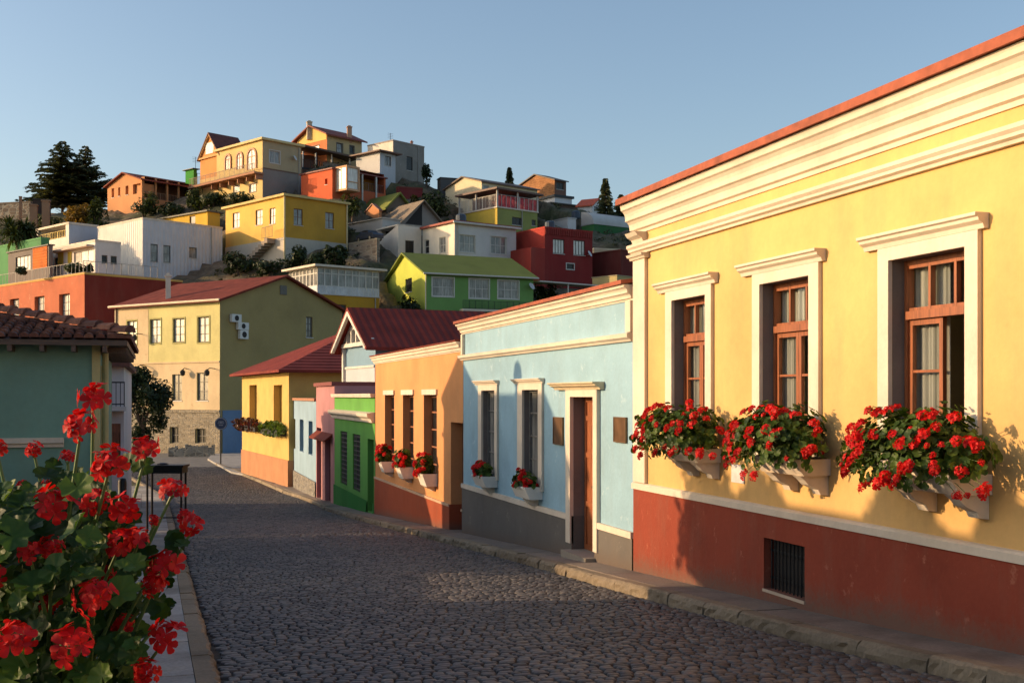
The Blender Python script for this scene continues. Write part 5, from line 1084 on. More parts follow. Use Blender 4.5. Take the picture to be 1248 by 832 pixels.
# ================================================================== trees and shrubs
DKLEAF = leafmat((.022,.042,.014), (.05,.07,.02), .2); OLEAF = leafmat((.045,.065,.016), (.11,.13,.03), .3); YLEAF = leafmat((.22,.13,.02), (.38,.22,.03), .35); CONM = leafmat((.08,.095,.05), (.16,.165,.07), .2)
BARK = plain((.10,.07,.05), .9, 0, .3)
def terr_eff(x, y):
    l, d = w2cam(x, y); z = terr(l, d)
    for (ox, oy, ux, uy, La, vx, vy, Lb, zb) in PLAT:
        a = (x-ox)*ux+(y-oy)*uy; b_ = (x-ox)*vx+(y-oy)*vy
        if -1.2 < a < La+1.2 and -1.2 < b_ < Lb+1.2: z = min(z, zb)
    return z
def shrub(name, label, px, py, rx, ry, d, n, mat, seed, group=None, size=.22, trunk=True, cat='shrub', lumps=6):
    c = at_depth(px, py, d); RX = rx/F*d; RZ = ry/F*d; rr = random.Random(seed)
    if 'terrace' not in label or 'terracotta' in label:
        gz_ = terr_eff(c.x, c.y); gap = c.z-RZ-gz_
        if gap > 0: c.z -= gap/2; RZ += gap/2; n = int(n*(1+gap/RZ*.6))
    root = empty(name, (c.x, c.y, c.z-RZ), label, cat, group); m = MB()
    L = [(Vector((rr.uniform(-.6,.6), rr.uniform(-.5,.5), rr.uniform(-.7,.5))), rr.uniform(.32,.6)) for _ in range(lumps+3)]+[(Vector((0,0,-.1)), .6)]
    for i in range(n):
        q, r_ = rr.choice(L); v = Vector((rr.gauss(0,1), rr.gauss(0,1), rr.gauss(0,1))).normalized()*r_*rr.uniform(.6,1.05)+q
        p = c+Vector((v.x*RX, v.y*RX, v.z*RZ)); nrm = (v+Vector((rr.uniform(-.6,.6), rr.uniform(-.6,.6), rr.uniform(-.2,.8)))).normalized(); a = nrm.orthogonal().normalized(); a = Matrix.Rotation(rr.random()*6.28, 3, nrm) @ a; b = nrm.cross(a); s = size*rr.uniform(.6,1.4)
        m.add([p-a*s, p-b*s*.45, p+a*s, p+b*s*.5+nrm*s*.2], [(0,1,2,3)])
    m.build('foliage', mat, root)
    t = MB(); g = c.z-RZ-(1.5 if label.find('terrace') < 0 else .05)
    for k in range(3): t.tube([(c.x+rr.uniform(-.1,.1)*RX, c.y, g), (c.x+rr.uniform(-.2,.2)*RX, c.y, c.z-RZ*.3), (c.x+rr.uniform(-.5,.5)*RX, c.y, c.z+RZ*.3)], .05*RZ+.04, 6, .02)
    t.build('trunk', BARK, root); return root
def conifer(name, label, px, y0, y1, hw, d, seed, group=None, layers=26, mat=None, droop=.25, dens=1.0, top=.02):
    b_ = at_depth(px, y1, d); Hh = (y1-y0)/F*d; Rr = hw/F*d; rr = random.Random(seed); root = empty(name, tuple(b_), label, 'conifer tree', group); m = MB(); t = MB()
    t.tube([b_+Vector((0,0,-1.5)), b_+Vector((0,0,Hh*.5)), b_+Vector((0,0,Hh))], Hh*.022, 7, .03)
    for L in range(layers):
        f = (L+.5)/layers; z = Hh*(.06+.94*f); R0 = Rr*((1-f)**.8+top)*rr.uniform(.75,1.1); nb = int(7+6*(1-f))
        for k in range(nb):
            an = rr.uniform(0, 6.283); Rb = R0*rr.uniform(.55,1.12); D_ = Vector((math.cos(an), math.sin(an), 0)); S_ = Vector((-math.sin(an), math.cos(an), 0)); n = max(4, int(Rb/.28*dens))
            up = rr.uniform(.05,.35)
            for i in range(n):
                g = (i+.6)/n; w = Rb*.20*(1-g*.7)+.08; p = b_+Vector((0,0,z))+D_*Rb*g+Vector((0,0,Rb*(up*g-droop*g*g)+rr.uniform(-.1,.1)))
                for s in (-1, 1):
                    q = p+S_*s*w*rr.uniform(.6,1.2)+D_*.25+Vector((0,0,-.12-rr.random()*.2)); e = .09+.12*rr.random()
                    m.add([p-D_*e, p+D_*e*1.3+Vector((0,0,.05)), q+D_*e, q-D_*e*.4], [(0,1,2,3)])
            if L % 3 == 0 and k < 5: t.tube([b_+Vector((0,0,z)), b_+Vector((0,0,z))+D_*Rb*.8+Vector((0,0,Rb*(up*.8-droop*.64)))], .07, 4, .02)
    m.build('crown', mat or CONM, root); t.build('trunk', BARK, root); return root
cg1 = 'conifers on the ridge'
conifer('conifer_tree', 'largest dark conifer on the left skyline, the left of the twin crowns', 76, 172, 258, 56, th_.d+17, 1, cg1, 34, None, .2, 1.2, .03)
conifer('conifer_tree', 'dark conifer of the left skyline leaning out to the right, slightly lower twin crown', 104, 178, 257, 44, th_.d+20, 2, cg1, 30, None, .05, 1.2, .03)
conifer('conifer_tree', 'taller dark conifer on the right skyline beside the small red-roofed house', 738, 217, 266, 13, D1-4, 3, cg1, 22)
conifer('conifer_tree', 'shorter conifer right of the taller one, just left of the yellow house roof', 757, 237, 268, 12, D1-2, 4, cg1, 16)
conifer('cypress_tree', 'single slim cypress standing behind the flat roof on the skyline', 621, 204, 236, 5, D1+1, 5, None, 18, None, -.3)
SG = 'shrubs between the hillside houses'
SH = [('autumn_shrub','rounded golden orange shrub left of the terracotta house',93,257,20,20,D1-16,1500,YLEAF,'shrub'),
 ('shrub','green shrub between the golden shrub and the terracotta house',118,256,14,17,D1-17,900,OLEAF,'shrub'),
 ('shrub','dark leafy shrub in front of the terracotta house porch, left one',176,246,17,14,None,900,OLEAF,'shrub'),
 ('shrub','bushy shrub at the right end of the terracotta porch',234,238,13,16,None,900,OLEAF,'shrub'),
 ('shrub','low shrub beneath the terracotta porch railing',208,252,18,7,None,500,DKLEAF,'shrub'),
 ('shrub','clipped green hedge below the mansion balcony, left part',262,241,18,10,None,900,OLEAF,'hedge'),
 ('shrub','clipped green hedge below the mansion balcony, right part',293,240,18,9,None,900,OLEAF,'hedge'),
 ('shrub','dark shrub against the whitewashed base, nearest the corner of the yellow hill house',360,312,13,14,None,800,DKLEAF,'shrub'),
 ('shrub','dark shrub in the middle of the row by the whitewashed base',383,315,13,12,None,800,DKLEAF,'shrub'),
 ('shrub','dark shrub at the right end of the row by the whitewashed base',409,311,18,15,None,1100,DKLEAF,'shrub'),
 ('shrub','dense green bush behind the sagging grey roof',531,246,22,15,None,1300,OLEAF,'bush'),
 ('shrub','dark bush between the yellow hill house and the parked car',444,288,14,9,None,600,DKLEAF,'bush'),
 ('shrub','bush under the white canopy right of the lime green house',664,354,15,14,None,700,OLEAF,'bush'),
 ('shrub','dark scrub on the brown bank behind the olive building, left part',292,318,22,12,None,900,DKLEAF,'bush'),
 ('shrub','dark scrub on the brown bank behind the olive building, right part',330,322,20,9,None,700,DKLEAF,'bush'),
 ('shrub','bush growing out beside the weathered concrete block',520,207,8,13,D1-2,400,DKLEAF,'bush'),
 ('shrub','dark climbing plant at the foot of the lime green gable',500,370,14,11,None,500,DKLEAF,'bush'),
 ('shrub','greenery on the roof terrace of the red building, nearer the ochre shutters',92,327,14,6,rt.d+4,400,OLEAF,'bush'),
 ('shrub','potted greenery at the corner of the red roof terrace',108,327,6,7,rt.d+2.5,240,DKLEAF,'bush'),
 ('shrub','dark bush in front of the grey cube house on the roof terrace',26,329,9,5,rt.d+6,300,DKLEAF,'bush'),
 ('shrub','pale green shrub at the right edge of the yellow hill house roof',428,246,12,12,None,500,OLEAF,'bush'),
 ('shrub','low shrub on the slope between green roof and conifer',60,268,18,9,None,600,OLEAF,'bush')]
for i, (nm, lb, px, py, rx, ry, d, n, mt, ct) in enumerate(SH):
    dd = d or depth_of(px, py+ry)-1.5
    shrub(nm, lb, px, py, rx, ry, dd, n, mt, 50+i, SG, .25, True, ct)
def agave(label, px, py, rad, d, n, seed, mat, wid=.12):
    c = at_depth(px, py, d); Rr = rad/F*d; rr = random.Random(seed); root = empty('yucca_plant', (c.x, c.y, c.z-Rr*.8), label, 'spiky plant', 'spiky plants on the hill'); m = MB()
    for k in range(5):
        o = Vector((rr.uniform(-.5,.5)*Rr, rr.uniform(-.4,.4)*Rr, rr.uniform(-.5,.1)*Rr))
        for i in range(n//5):
            v = Vector((rr.gauss(0,1), rr.gauss(0,1), rr.gauss(.3,.8))).normalized(); s = v.cross(Vector((0,0,1))).normalized()*wid; p = c+o; e = p+v*Rr*.75*rr.uniform(.7,1.1)-Vector((0,0,.15*Rr)); md = p+v*Rr*.4+Vector((0,0,.05*Rr))
            m.add([p-s*.6, p+s*.6, md+s, e, md-s], [(0,1,2,4),(4,2,3)])
    m.build('blades', mat, root); t = MB(); t.tube([(c.x,c.y,c.z-Rr*1.6), (c.x,c.y,c.z)], .25, 6); t.build('trunk', BARK, root)
agave('large spiky yucca clump above the green building at the left edge', 22, 277, 30, rt.d+24, 520, 1, OLEAF, .13)
agave('small spiky plant beside the maroon wall on the crest', 504, 240, 9, cr.d-14, 120, 2, leafmat((.16,.13,.03), (.3,.22,.05), .3), .12)
agave('spiky green plant by the right corner of the yellow hill house', 430, 256, 12, yw.d+14, 140, 3, OLEAF, .12)

# rock wall and street-end details
def tree(name, label, px, ycrown, rx, ry, ybase, d, n, seed, mat):
    rr = random.Random(seed); bpt = at_depth(px, ybase, d); c = at_depth(px, ycrown, d); RX = rx/F*d; RZ = ry/F*d; root = empty(name, tuple(bpt), label, 'tree', None); m = MB(); t = MB()
    t.tube([bpt, bpt+Vector((.1,0,(c.z-bpt.z)*.5)), c+Vector((0,0,-RZ*.3))], .16, 8, .09)
    tips = []
    for k in range(16):
        v = Vector((rr.gauss(0,1), rr.gauss(0,1), rr.gauss(.2,.9))).normalized(); e = c+Vector((v.x*RX*.8, v.y*RX*.8, v.z*RZ*.8)); t.tube([c+Vector((0,0,-RZ*.6)), c+(e-c)*.4+Vector((0,0,-RZ*.15)), e], .06, 5, .015); tips.append((e, rr.uniform(.3,.5)))
    tips.append((c, .6))
    for i in range(n):
        e, r_ = rr.choice(tips); v = Vector((rr.gauss(0,1), rr.gauss(0,1), rr.gauss(0,1))).normalized()*rr.uniform(.3,1)*r_; p = e+Vector((v.x*RX, v.y*RX, v.z*RZ*.9)); nrm = (v+Vector((rr.uniform(-.6,.6), rr.uniform(-.6,.6), rr.uniform(0,.8)))).normalized(); a = nrm.orthogonal().normalized(); a = Matrix.Rotation(rr.random()*6.28, 3, nrm) @ a; b = nrm.cross(a); s = .13*rr.uniform(.6,1.3)
        m.add([p-a*s, p-b*s*.5, p+a*s, p+b*s*.5+nrm*s*.2], [(0,1,2,3)])
    m.build('crown', mat, root); t.build('trunk', BARK, root)
tree('street_tree', 'small dark leafy tree in front of the olive building', 173, 495, 34, 46, 570, 80, 9500, 9, DKLEAF)
# round sign
p0 = at_depth(269, 563, 84); root = empty('street_sign', (p0.x, p0.y, -5.0), 'round dark blue sign on a thin post before the olive building', 'sign'); t = MB(); t.tube([(p0.x,p0.y,-5.05), (p0.x,p0.y,p0.z+2.7)], .05, 8); t.build('post', DARKIRON, root)
c = at_depth(269.5, 516, 84); f = Vector((SY, CY, 0)); t = MB(); t.tube([c, c-f*.06], .46, 24); s_ = t.build('sign_disc', plain((.02,.035,.09), .4), root); t = MB(); r0 = Vector((CY,-SY,0)); n = 24
for k in range(n):
    a0, a1 = 6.2832*k/n, 6.2832*(k+1)/n; q = lambda a, r: tuple(c-f*.066+r0*math.cos(a)*r+Vector((0,0,math.sin(a)*r))); t.quad(q(a0,.38), q(a1,.38), q(a1,.43), q(a0,.43))
for (x0,x1,z0,z1) in ((-.2,.2,.12,.17),(-.24,.24,.0,.04),(-.15,.15,-.14,-.09),(-.03,.03,.04,.12)): t.quad(*[tuple(c-f*.066+r0*x+Vector((0,0,z))) for x, z in ((x0,z0),(x1,z0),(x1,z1),(x0,z1))])
t.build('sign_marks', plain((.22,.26,.34), .5), s_)
rw2 = MB(); a_ = at_depth(205, 560, 97); b2 = at_depth(262, 556, 97); rr = random.Random(3); n = 14
for i in range(n):
    p = a_.lerp(b2, i/n); q = a_.lerp(b2, (i+1)/n); h = rr.uniform(.5,.9); rw2.hexa([(p.x,p.y,-5.2),(q.x,q.y,-5.2),(q.x,q.y+.6,-5.2),(p.x,p.y+.6,-5.2),(p.x,p.y+.1,-5+h),(q.x,q.y+.1,-5+h+rr.uniform(-.1,.1)),(q.x,q.y+.5,-5+h),(p.x,p.y+.5,-5+h)])
tag(rw2.build('low_stone_wall', masonry((.22,.19,.15), 2.2, (1,0,0))), 'low rough stone wall at the street end in front of the olive building', 'wall')

# ================================================================== left side of the street
SAGE = plaster((.18,.31,.245), .25, None, .7)
C = at_depth(119, 412, 22); sh = empty('sage_green_house', (C.x, C.y, gz(C.y)), 'sage green house with a brown barrel-tile roof and a white ledge, left foreground', 'house')
X0, Ys, Zt = C.x, C.y, C.z; FS = Face((X0, Ys), (-1,0), (0,-1))
wm = MB(); panel(wm, FS, 0, 9, -5, Zt, []); wm.quad((X0,Ys,-5),(X0,Ys+7,-5),(X0,Ys+7,Zt),(X0,Ys,Zt)); wm.quad((X0-9,Ys,-5),(X0-9,Ys+7,-5),(X0-9,Ys+7,Zt),(X0-9,Ys,Zt)); wm.quad((X0-9,Ys+7,-5),(X0,Ys+7,-5),(X0,Ys+7,Zt),(X0-9,Ys+7,Zt)); wm.build('wall', SAGE, sh)
r = FS.rect(-40, 78, 533.5, 545); t = MB(); FS.extrude(t, [(.003,r[2]),(.05,r[2]),(.06,r[2]+.06),(.11,r[2]+.08),(.12,r[3]),(.003,r[3])], r[0], r[1]); t.build('ledge', WHITE, sh)
t = MB(); t.box(X0-.10, X0+.05, Ys-.05, Ys-.003, -5, Zt-.02); t.box(X0+.003, X0+.09, Ys+1.2, Ys+2.6, -2.0, Zt-.5); t.tube([(X0+.12,Ys+.5,-4), (X0+.12,Ys+.5,Zt)], .06, 8); t.build('corner_strips', plaster((.50,.42,.20), .3), sh)  # yellowish strips and a tube on the house corner
E0 = .55; ey = Ys-E0; ex = X0+E0; ze = Zt-.12; rise = .88; run = 4.2
t = MB(); up = lambda x, y: min(y-ey, ex-x)*rise/run+ze
t.prism([(X0-9,ey,ze+.06),(ex,ey,ze+.06),(ex-run,ey+run,ze+rise+.06),(X0-9,ey+run,ze+rise+.06)], .10); t.prism([(ex,ey,ze+.06),(ex,Ys+8,ze+.06),(ex-run,Ys+8,ze+rise+.06),(ex-run,ey+run,ze+rise+.06)], .10)
t.prism([(X0-9,ey+run,ze+rise+.06),(ex-run,ey+run,ze+rise+.06),(ex-run,Ys+8,ze+rise+.06),(X0-9,Ys+8,ze+rise+.06)], .1)
q = q_roof = t.build('roof', wood((.10,.055,.035), 0), sh)
t = MB(); rr = random.Random(8); x = ex-.1; K = 5
def tile(mb, p, q, r, lift):
    p = Vector(p); q = Vector(q); d = (q-p).normalized(); s = d.cross(Vector((0,0,1))).normalized(); u = s.cross(d); o = len(mb.v)
    for (c, rad, l) in ((p, r, lift), (q, r*.82, 0)):
        for k in range(K+1): a = math.pi*k/K; mb.v.append(tuple(c+s*math.cos(a)*rad+u*(math.sin(a)*rad+l)))
    for k in range(K): mb.f.append((o+k, o+k+1, o+K+2+k, o+K+1+k))
    mb.f.append(tuple(o+k for k in range(K+1)))
while x > X0-8.5:
    y = ey-.06; top = min(run, ex-x)
    while y-ey < top:
        L = .42; j = rr.uniform(-.02,.02); tile(t, (x+j,y,up(x,y)+.07), (x+j,y+L,up(x,y)+.07+L*rise/run), .09, .04); y += .30
    x -= .19
y = ey+.1
while y < Ys+7.8:
    xx = ex+.06; top = min(run, y-ey)
    while ex-xx < top:
        j = rr.uniform(-.02,.02); tile(t, (xx,y+j,up(xx,y+9)+.07), (xx-.42,y+j,up(xx,y+9)+.07+.42*rise/run), .09, .04); xx -= .30
    y += .19
p = Vector((ex+.05,ey-.05,ze+.16)); e = Vector((ex-run,ey+run,ze+rise+.2)); n = 15
for i in range(n): tile(t, p.lerp(e, i/n), p.lerp(e, (i+1.2)/n), .14, .05)
xx = ex-run
while xx > X0-8.5: tile(t, (xx,ey+run,ze+rise+.12), (xx-.42,ey+run,ze+rise+.12), .14, .05); xx -= .36
TILE, nt, b = nodes('roof_tile'); g = nt.nodes.new('ShaderNodeNewGeometry'); cc = ramp(nt, g.outputs['Random Per Island'], [(0, (.10,.035,.025)), (.5, (.19,.065,.04)), (1, (.30,.12,.07))]); cc = mixc(nt, .9, cc, ramp(nt, noise(nt, pos(nt), 9, 6), [(.3, (.45,.45,.45)), (.7, (1,1,1))]), 'MULTIPLY'); lk(nt, cc, b.inputs['Base Color']); b.inputs['Roughness'].default_value = .85
t.build('tiles', TILE, q)
t = MB()
yy = ey+.3
xx = ex-.4
RM = wood((.10,.055,.035), 1)
while xx > X0-8.5: t = MB(); t.box(xx-.04, xx+.04, ey+.02, Ys, ze-.16, ze-.045); t.build('rafter', RM, q_roof); xx -= .55
yy = Ys+.1
while yy < Ys+7: t = MB(); t.box(X0, ex-.02, yy-.04, yy+.04, ze-.16, ze-.045); t.build('rafter', RM, q_roof); yy += .55
# white house behind it
C2 = at_depth(151, 447, 40); w2 = empty('white_balcony_house', (C2.x, C2.y, gz(C2.y)), 'narrow white house with a balcony and timber shopfront behind the sage green house', 'house'); Fw = Face((C2.x, C2.y), (-1,0), (0,-1)); Fx2 = Face((C2.x, C2.y), (0,1), (1,0))
wm = MB(); wh_ = [Fw.rect(129, 147, 516, 572)+(.5,)]; panel(wm, Fw, 0, 8, -8, C2.z, wh_, .5); panel(wm, Fx2, 0, 12, -8, C2.z, []); wm.quad((C2.x-8,C2.y,-8),(C2.x-8,C2.y+12,-8),(C2.x-8,C2.y+12,C2.z),(C2.x-8,C2.y,C2.z)); wm.quad((C2.x-8,C2.y+12,-8),(C2.x,C2.y+12,-8),(C2.x,C2.y+12,C2.z),(C2.x-8,C2.y+12,C2.z)); wm.build('wall', pl((.50,.49,.50)), w2)
t = MB(); t.box(C2.x-8.3, C2.x+.2, C2.y-.5, C2.y+12.3, C2.z+.002, C2.z+.2); t.build('roof', plain((.10,.04,.03), .8), w2)
h = wh_[0]; t = MB(); n = 5
for i in range(n+1): u = h[0]+(h[1]-h[0])*i/n; Fw.box(t, max(h[0],u-.06), min(h[1],u+.06), h[2], h[3], -.2, -.08)
Fw.box(t, h[0], h[1], h[3]-.3, h[3], -.2, -.06); q = t.build('shopfront', wood((.22,.08,.04)), w2); g = MB(); g.quad(Fw.p(h[0],h[2],-.25), Fw.p(h[1],h[2],-.25), Fw.p(h[1],h[3],-.25), Fw.p(h[0],h[3],-.25)); g.build('pane', pane('dark'), q)
zz = Fw.px(140, 495)[1]; t = MB(); Fw.box(t, -.1, 5, zz-.15, zz, 0, .9); t.build('balcony', pl((.5,.48,.46)), w2); railing(w2, Fw, -.05, 5, zz, zz+.85, .85, DARKIRON, .14, .02)
# tall dark stand on the left pavement
c = at_depth(203, 566, 30); zg = gz(c.y); st = empty('black_metal_stand', (c.x, c.y, zg), 'black metal high table stand on the left edge of the street', 'table'); t = MB(); r0 = Vector((CY,-SY,0)); Wd = .52
P_ = lambda a, b_, z: (c.x+r0.x*a+SY*b_, c.y+r0.y*a+CY*b_, z); zT = c.z
t.prism([P_(-Wd,-.3,zT), P_(Wd,-.3,zT), P_(Wd,.3,zT), P_(-Wd,.3,zT)], .05); t.prism([P_(-Wd+.04,-.26,zT-.052), P_(Wd-.04,-.26,zT-.052), P_(Wd-.04,.26,zT-.052), P_(-Wd+.04,.26,zT-.052)], .16); t.build('table_top', DARKIRON, st)
for (a, b_) in ((-Wd+.08,-.2),(Wd-.08,-.2),(-Wd+.08,.2),(Wd-.08,.2)): t = MB(); t.tube([P_(a,b_,zg), P_(a,b_,zT-.2)], .028, 8); t.build('leg', DARKIRON, st)
t = MB(); t.tube([P_(-Wd+.08,-.2,zg+.4), P_(Wd-.08,-.2,zg+.4)], .018, 6); t.build('stretcher', DARKIRON, st)
bx0 = MB(); p = P_(-.1,0,zT+.002); bx0.lathe(p, [(.14,0),(.15,.02),(.12,.035),(.06,.05),(0,.055)], 12); tag(bx0.build('shallow_bowl', DARKIRON), 'small dark shallow bowl lying on the black metal stand', 'bowl')
c = at_depth(149, 582, 30); zg = gz(c.y); m = MB(); m.lathe((c.x,c.y,zg), [(.16,0),(.16,.1),(.11,.12),(.11,c.z-zg-.1),(.09,c.z-zg-.02),(.0,c.z-zg)], 14); tag(m.build('bollard', DARKIRON, None, True), 'dark round-topped bollard left of the black stand', 'bollard')

# ---- houses of the left row that stand outside the picture and shade the street
def lefthouse(name, label, X1, X2, Ya, Yb, zt, mat, peak=None, py=None, rmat=None):
    root = empty(name, (X2, (Ya+Yb)/2, gz((Ya+Yb)/2)), label, 'house', 'houses of the left row, beyond the frame'); m = MB(); zg = gz(Yb)-2
    m.box(X1, X2, Ya, Yb, zg, zt); m.build('wall', mat, root); t = MB()
    if peak:
        py = py or (Ya+Yb)/2
        m2 = MB(); m2.add([(X1,Ya,zt),(X1,Yb,zt),(X1,py,peak),(X2,Ya,zt),(X2,Yb,zt),(X2,py,peak)], [(0,1,2),(3,4,5)]); m2.build('gable', mat, root)
        t.prism([(X1-.2,Ya-.2,zt+.02),(X2+.2,Ya-.2,zt+.02),(X2+.2,py,peak+.1),(X1-.2,py,peak+.1)], .1); t.prism([(X1-.2,Yb+.2,zt+.02),(X2+.2,Yb+.2,zt+.02),(X2+.2,py,peak+.1),(X1-.2,py,peak+.1)], .1)
    else: t.prism([(X1-.15,Ya-.15,zt+.15),(X2+.15,Ya-.15,zt+.15),(X2+.15,Yb+.15,zt+.15),(X1-.15,Yb+.15,zt+.15)], .148)
    t.build('roof', rmat or REDROOF, root)
    d = MB(); d.box(X2+.002, X2+.03, Ya+.8, Ya+1.8, gz(Ya), gz(Ya)+2.1); d.build('door', WOODD, root); return root
SUN_AZ, SUN_EL = math.radians(18), math.radians(14)     # azimuth measured from -X towards +Y
TE = math.tan(SUN_EL)
def blk(Yf, zf, X):     # point on plane X whose shadow lands on the right-hand facade at (Yf, zf)
    dx = 7-X; return Yf+dx*math.tan(SUN_AZ), zf+dx/math.cos(SUN_AZ)*TE
LH = 'plaster house of the left row standing beside the camera, outside the picture'
y1, z1 = blk(13.9, -1.3, -4.2);  lefthouse('left_row_house', LH, -11, -4.2, 5.2, y1, z1-.15, plaster((.4,.42,.4))); YW = y1
yb0, zz = blk(25.3, -.1, -6); yb1, _ = blk(28.7, -.1, -6); yp, zp = blk(27.1, .85, -6); lefthouse('left_row_house', 'gabled house of the left row behind the sage green one, outside the picture', -12, -6, yb0, yb1, zz, plaster((.45,.35,.25)), zp, yp)
yb0, zz = blk(20.7, -.15, -7); yb1, _ = blk(25.2, -.15, -7); lefthouse('left_row_house', 'flat-roofed house of the left row behind the sage green one, outside the picture', -12, -7, yb0, yb1, zz, plaster((.4,.4,.4)))
yb0, zz = blk(31.3, -2.35, -7); yb1, _ = blk(38.2, -2.35, -7); lefthouse('left_row_house', 'low flat house of the left row opposite the orange house, outside the picture', -12, -7, yb0, yb1, zz-.15, plaster((.4,.4,.4)))
yb0, zz = blk(40.8, -.75, -9); yb1, _ = blk(51, -.75, -9); lefthouse('left_row_house', 'taller house of the left row opposite the green house, outside the picture', -14, -9, yb0, yb1, zz-.15, plaster((.4,.35,.3)))
gw0 = empty('road_shade_wall', (-4.3, 20, gz(20)), 'low plaster garden wall between the left row houses, outside the picture', 'wall'); m = MB(); m.box(-4.5, -4.2, YW+.05, 23.2, gz(24)-.5, -.82); m.build('wall', plaster((.4,.4,.37)), gw0); m = MB(); m.box(-4.55, -4.15, YW+.05, 23.2, -.818, -.76); m.build('coping', plaster((.5,.45,.4)), gw0)  # unseen wall added so the left of the road stays in shade
# tree whose crown breaks the shadow edge on the yellow house
def offtree(x, y, zc, r, seed, label, n=1500):
    rr = random.Random(seed); root = empty('shadow_tree', (x, y, gz(y)), label, 'tree'); m = MB(); t = MB(); t.tube([(x,y,gz(y)-.2), (x,y,zc)], .09, 8, .05)
    for i in range(n):
        v = Vector((rr.gauss(0,1), rr.gauss(0,1), rr.gauss(0,1))).normalized()*rr.random()**.4; k = 1+.35*math.sin(v.x*5+seed)*math.sin(v.y*6)*math.sin(v.z*5+1); p = Vector((x,y,zc))+v*r*k; leaf_geo(m, p, (rr.uniform(-1,1), rr.uniform(-1,1), rr.random()), .09, rr, 5, 6)
    m.build('crown', LEAF, root); t.build('trunk', BARK, root)
y1, z1 = blk(13.55, -1.25, -4.6); offtree(-4.6, y1+.2, z1-.5, .85, 1, 'small round tree at the end of the first left-row house, outside the picture')
for i, (yf, zf, r) in enumerate(((12.4,-.95,.5),(9.7,-.85,.55),(8.2,-.9,.4))):
    y1, z1 = blk(yf, zf-r, -4.8); offtree(-4.8, y1, z1, r, 3+i, ('shrub tree rising over the first left-row roof, farthest from the camera', 'shrub tree rising over the first left-row roof, middle one', 'shrub tree rising over the first left-row roof, nearest the camera')[i], 700)  # unseen shrubs added to bump the shade line on the facade
# street lamp with a globe
yl, zl = blk(22.35, .42, -4.0); lp = empty('street_lamp', (-4, yl, gz(yl)), 'old street lamp with a round globe on the left pavement, outside the picture', 'street lamp'); t = MB(); t.lathe((-4,yl,gz(yl)), [(.2,0),(.2,.3),(.12,.4),(.09,1.5),(.07,zl-gz(yl)-.45),(.2,zl-gz(yl)-.4),(.12,zl-gz(yl)-.28)], 12); t.build('post', DARKIRON, lp); t = MB(); t.lathe((-4,yl,zl), [(.02,-.3),(.2,-.22),(.28,0),(.2,.2),(.05,.28),(.0,.3)], 14); t.build('lamp_globe', plain((.6,.6,.55), .4), lp, True)

# ================================================================== foreground geranium
rnd = random.Random(77); base = at_depth(70, 800, 2.45); zg = gz(base.y)
pt_ = empty('stone_planter', (base.x, base.y, zg), 'stone planter under the foreground geranium, just below the picture', 'planter'); m = MB(); x0, y0 = base.x, base.y
def ringbox(m, h0, h1, w0, w1): m.hexa([(x0-w0,y0-w0,h0),(x0+w0,y0-w0,h0),(x0+w0,y0+w0,h0),(x0-w0,y0+w0,h0),(x0-w1,y0-w1,h1),(x0+w1,y0-w1,h1),(x0+w1,y0+w1,h1),(x0-w1,y0+w1,h1)])
zp = -.92; ringbox(m, zg-.1, zg+.1, .24, .24); ringbox(m, zg+.1, zp-.4, .17, .17); ringbox(m, zp-.4, zp-.06, .18, .27); ringbox(m, zp-.06, zp, .30, .30); m.build('bowl', plaster((.4,.37,.33)), pt_); m = MB(); m.box(x0-.26, x0+.26, y0-.26, y0+.26, zp+.001, zp+.012); m.build('soil', plain((.04,.025,.015), .95), pt_)
fg = empty('geranium_plant', (x0, y0, zp), 'large foreground geranium bush with big red flower heads at the lower left', 'flower plant')
LEAF2 = leafmat((.040,.095,.016), (.12,.20,.03), .4, 'geranium_leaf', .5)
HEADS = HEADS
hd = [(113,483,24,2.5),(98,518,26,2.45),(178,546,22,2.5),(133,563,29,2.35),(41,547,13,2.6),(-4,546,15,2.5),(66,612,29,2.3),(116,612,24,2.4),(150,618,27,2.35),(210,596,20,2.55),(234,640,19,2.6),(188,633,9,2.5),(145,661,24,2.3),(168,655,22,2.32),(200,690,28,2.4),(186,712,20,2.35),(36,672,20,2.2),(62,668,20,2.22),(114,726,31,2.15),(18,778,31,2.05),(88,783,33,2.1),(202,773,26,2.3),(177,818,22,2.25),(82,556,12,2.6),(58,590,10,2.6),(10,628,6,2.6),(-14,700,26,2.2),(28,590,9,2.7),(128,700,16,2.5),(60,735,17,2.5),(150,760,18,2.45),(226,628,12,2.65)]
sm = MB(); root0 = Vector((x0, y0, zp+.05))
for (px, py, r, d) in hd:
    p = at_depth(px, py, d); s = r/F*d/.050*.76
    rt_ = random.Random(px*7+py); put_head(fg, p, s, rt_, (SY*-.75+rt_.uniform(-.25,.25), -.75*CY+rt_.uniform(-.25,.25), .75))
    k = root0+(p-root0)*.45+Vector((rnd.uniform(-.05,.05), .05, .05)); sm.tube([k, k+(p-k)*.6+Vector((0,.02,-.02)), p-Vector((0,-.01,.012))], .0048, 6, .0032)
    for j in range(7): a = rnd.random()*6.28; e = p+Vector((math.cos(a)*.03*s, math.sin(a)*.03*s, .0)); sm.tube([p-Vector((0,0,.02)), e], .0014, 4)
for i in range(26):
    a = rnd.uniform(0, 6.28); e = root0+Vector((math.cos(a)*.2, math.sin(a)*.2, rnd.uniform(.15,.5))); sm.tube([root0, root0+(e-root0)*.5+Vector((0,0,.06)), e], .008, 6, .004)
sm.build('stem', plain((.11,.17,.05), .55), fg)
fm = MB()
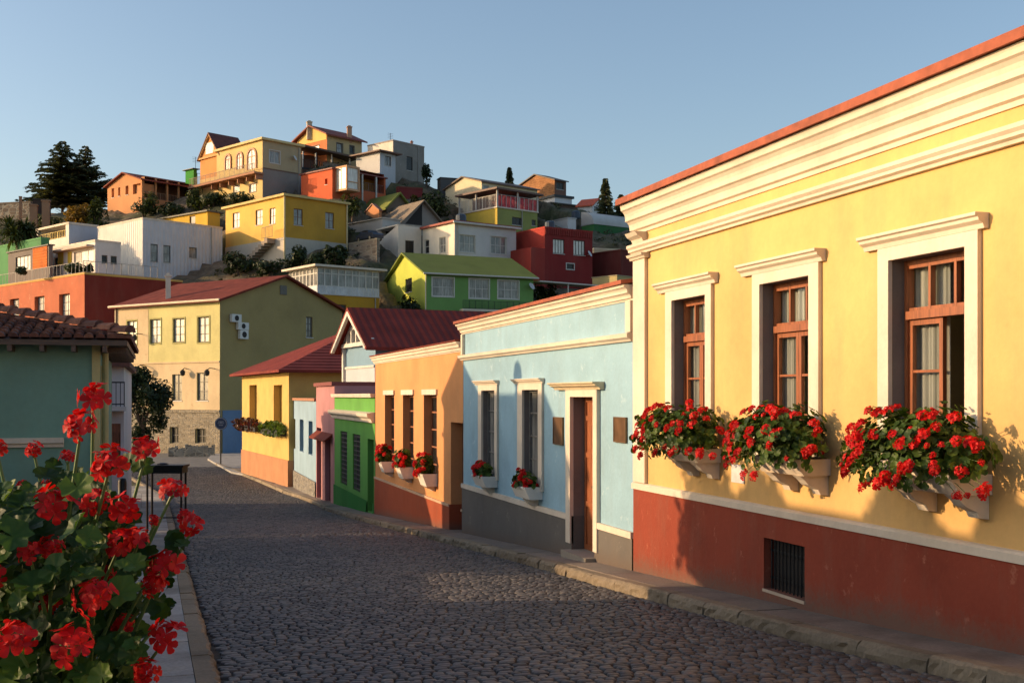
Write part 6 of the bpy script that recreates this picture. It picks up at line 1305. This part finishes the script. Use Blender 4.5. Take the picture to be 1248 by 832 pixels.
def inside(px, py):
    """right-hand outline of the leafy mass"""
    if py < np.interp(px, [-70,0,40,70,110,150,185], [585,590,600,575,585,605,640]): return False
    lim = np.interp(py, [560,590,620,660,700,740,780,860], [70,120,160,172,170,168,172,170]); return px < lim-6
cnt = 0
while cnt < 1500:
    py = rnd.uniform(560, 900); px = rnd.uniform(-70, 185)
    if not inside(px, py): continue
    if py < 600 and rnd.random() < .45: continue
    d = rnd.uniform(2.12, 2.95) ; p = at_depth(px, py, d); r = rnd.uniform(.016, .036)
    nrm = Vector((-.45*SY+rnd.uniform(-.55,.55)-.2, -.45+rnd.uniform(-.5,.4), rnd.uniform(.25,1.1)))
    cnt += 1
    if any((px-h[0])**2+(py-h[1])**2 < (h[2]*.8+r*F/d*.35)**2 and d < h[3]+.04 for h in hd): continue
    leaf_geo(fm, p, nrm, r, rnd, 7, 28)
for (px, py) in ((150,560),(170,566),(120,590),(92,585),(188,672),(208,700),(215,660),(186,735),(196,742),(60,575),(165,770),(158,800),(35,600),(20,605),(180,690)):
    for j in range(3):
        p = at_depth(px+rnd.uniform(-9,9), py+rnd.uniform(-8,8), 2.5+rnd.uniform(-.1,.1)); leaf_geo(fm, p, (rnd.uniform(-.6,.4), -.5, rnd.random()), rnd.uniform(.014,.028), rnd, 7, 20)
fm.build('foliage', LEAF2, fg, True)

# ================================================================== light, sky, camera
sd = Vector((-math.cos(SUN_AZ)*math.cos(SUN_EL), math.sin(SUN_AZ)*math.cos(SUN_EL), math.sin(SUN_EL)))
L = bpy.data.lights.new('sun', 'SUN'); L.energy = 3.7; L.angle = math.radians(.55); L.color = (1.0, .68, .38)
so = bpy.data.objects.new('sun', L); so.rotation_euler = sd.to_track_quat('Z', 'Y').to_euler(); col.objects.link(so)
w = bpy.data.worlds.new('World'); scene.world = w; w.use_nodes = True; nt = w.node_tree; bg = nt.nodes['Background']
sky = nt.nodes.new('ShaderNodeTexSky'); sky.sky_type = 'NISHITA'; sky.sun_disc = False; sky.sun_elevation = SUN_EL
sky.sun_rotation = math.atan2(sd.x, sd.y); sky.air_density = 1.0; sky.dust_density = 2.2; sky.ozone_density = 1.3; sky.altitude = 100
nt.links.new(sky.outputs[0], bg.inputs[0]); bg.inputs[1].default_value = .15
cam = bpy.data.cameras.new('camera'); cam.sensor_width = 36; cam.lens = F/1248*36; cam.shift_y = (HY-416)/1248; cam.clip_start = .05; cam.clip_end = 3000
co = bpy.data.objects.new('camera', cam); col.objects.link(co); co.location = (0,0,0); co.rotation_euler = (math.pi/2, 0, -YAW); scene.camera = co
vs = scene.view_settings; vs.view_transform = 'Standard'; vs.look = 'None'; vs.gamma = 1; vs.exposure = 0.5; vs.use_curve_mapping = False
scene.cycles.max_bounces = 6; scene.cycles.use_denoising = True; scene.cycles.transparent_max_bounces = 8
scene.cycles.sample_clamp_indirect = 5
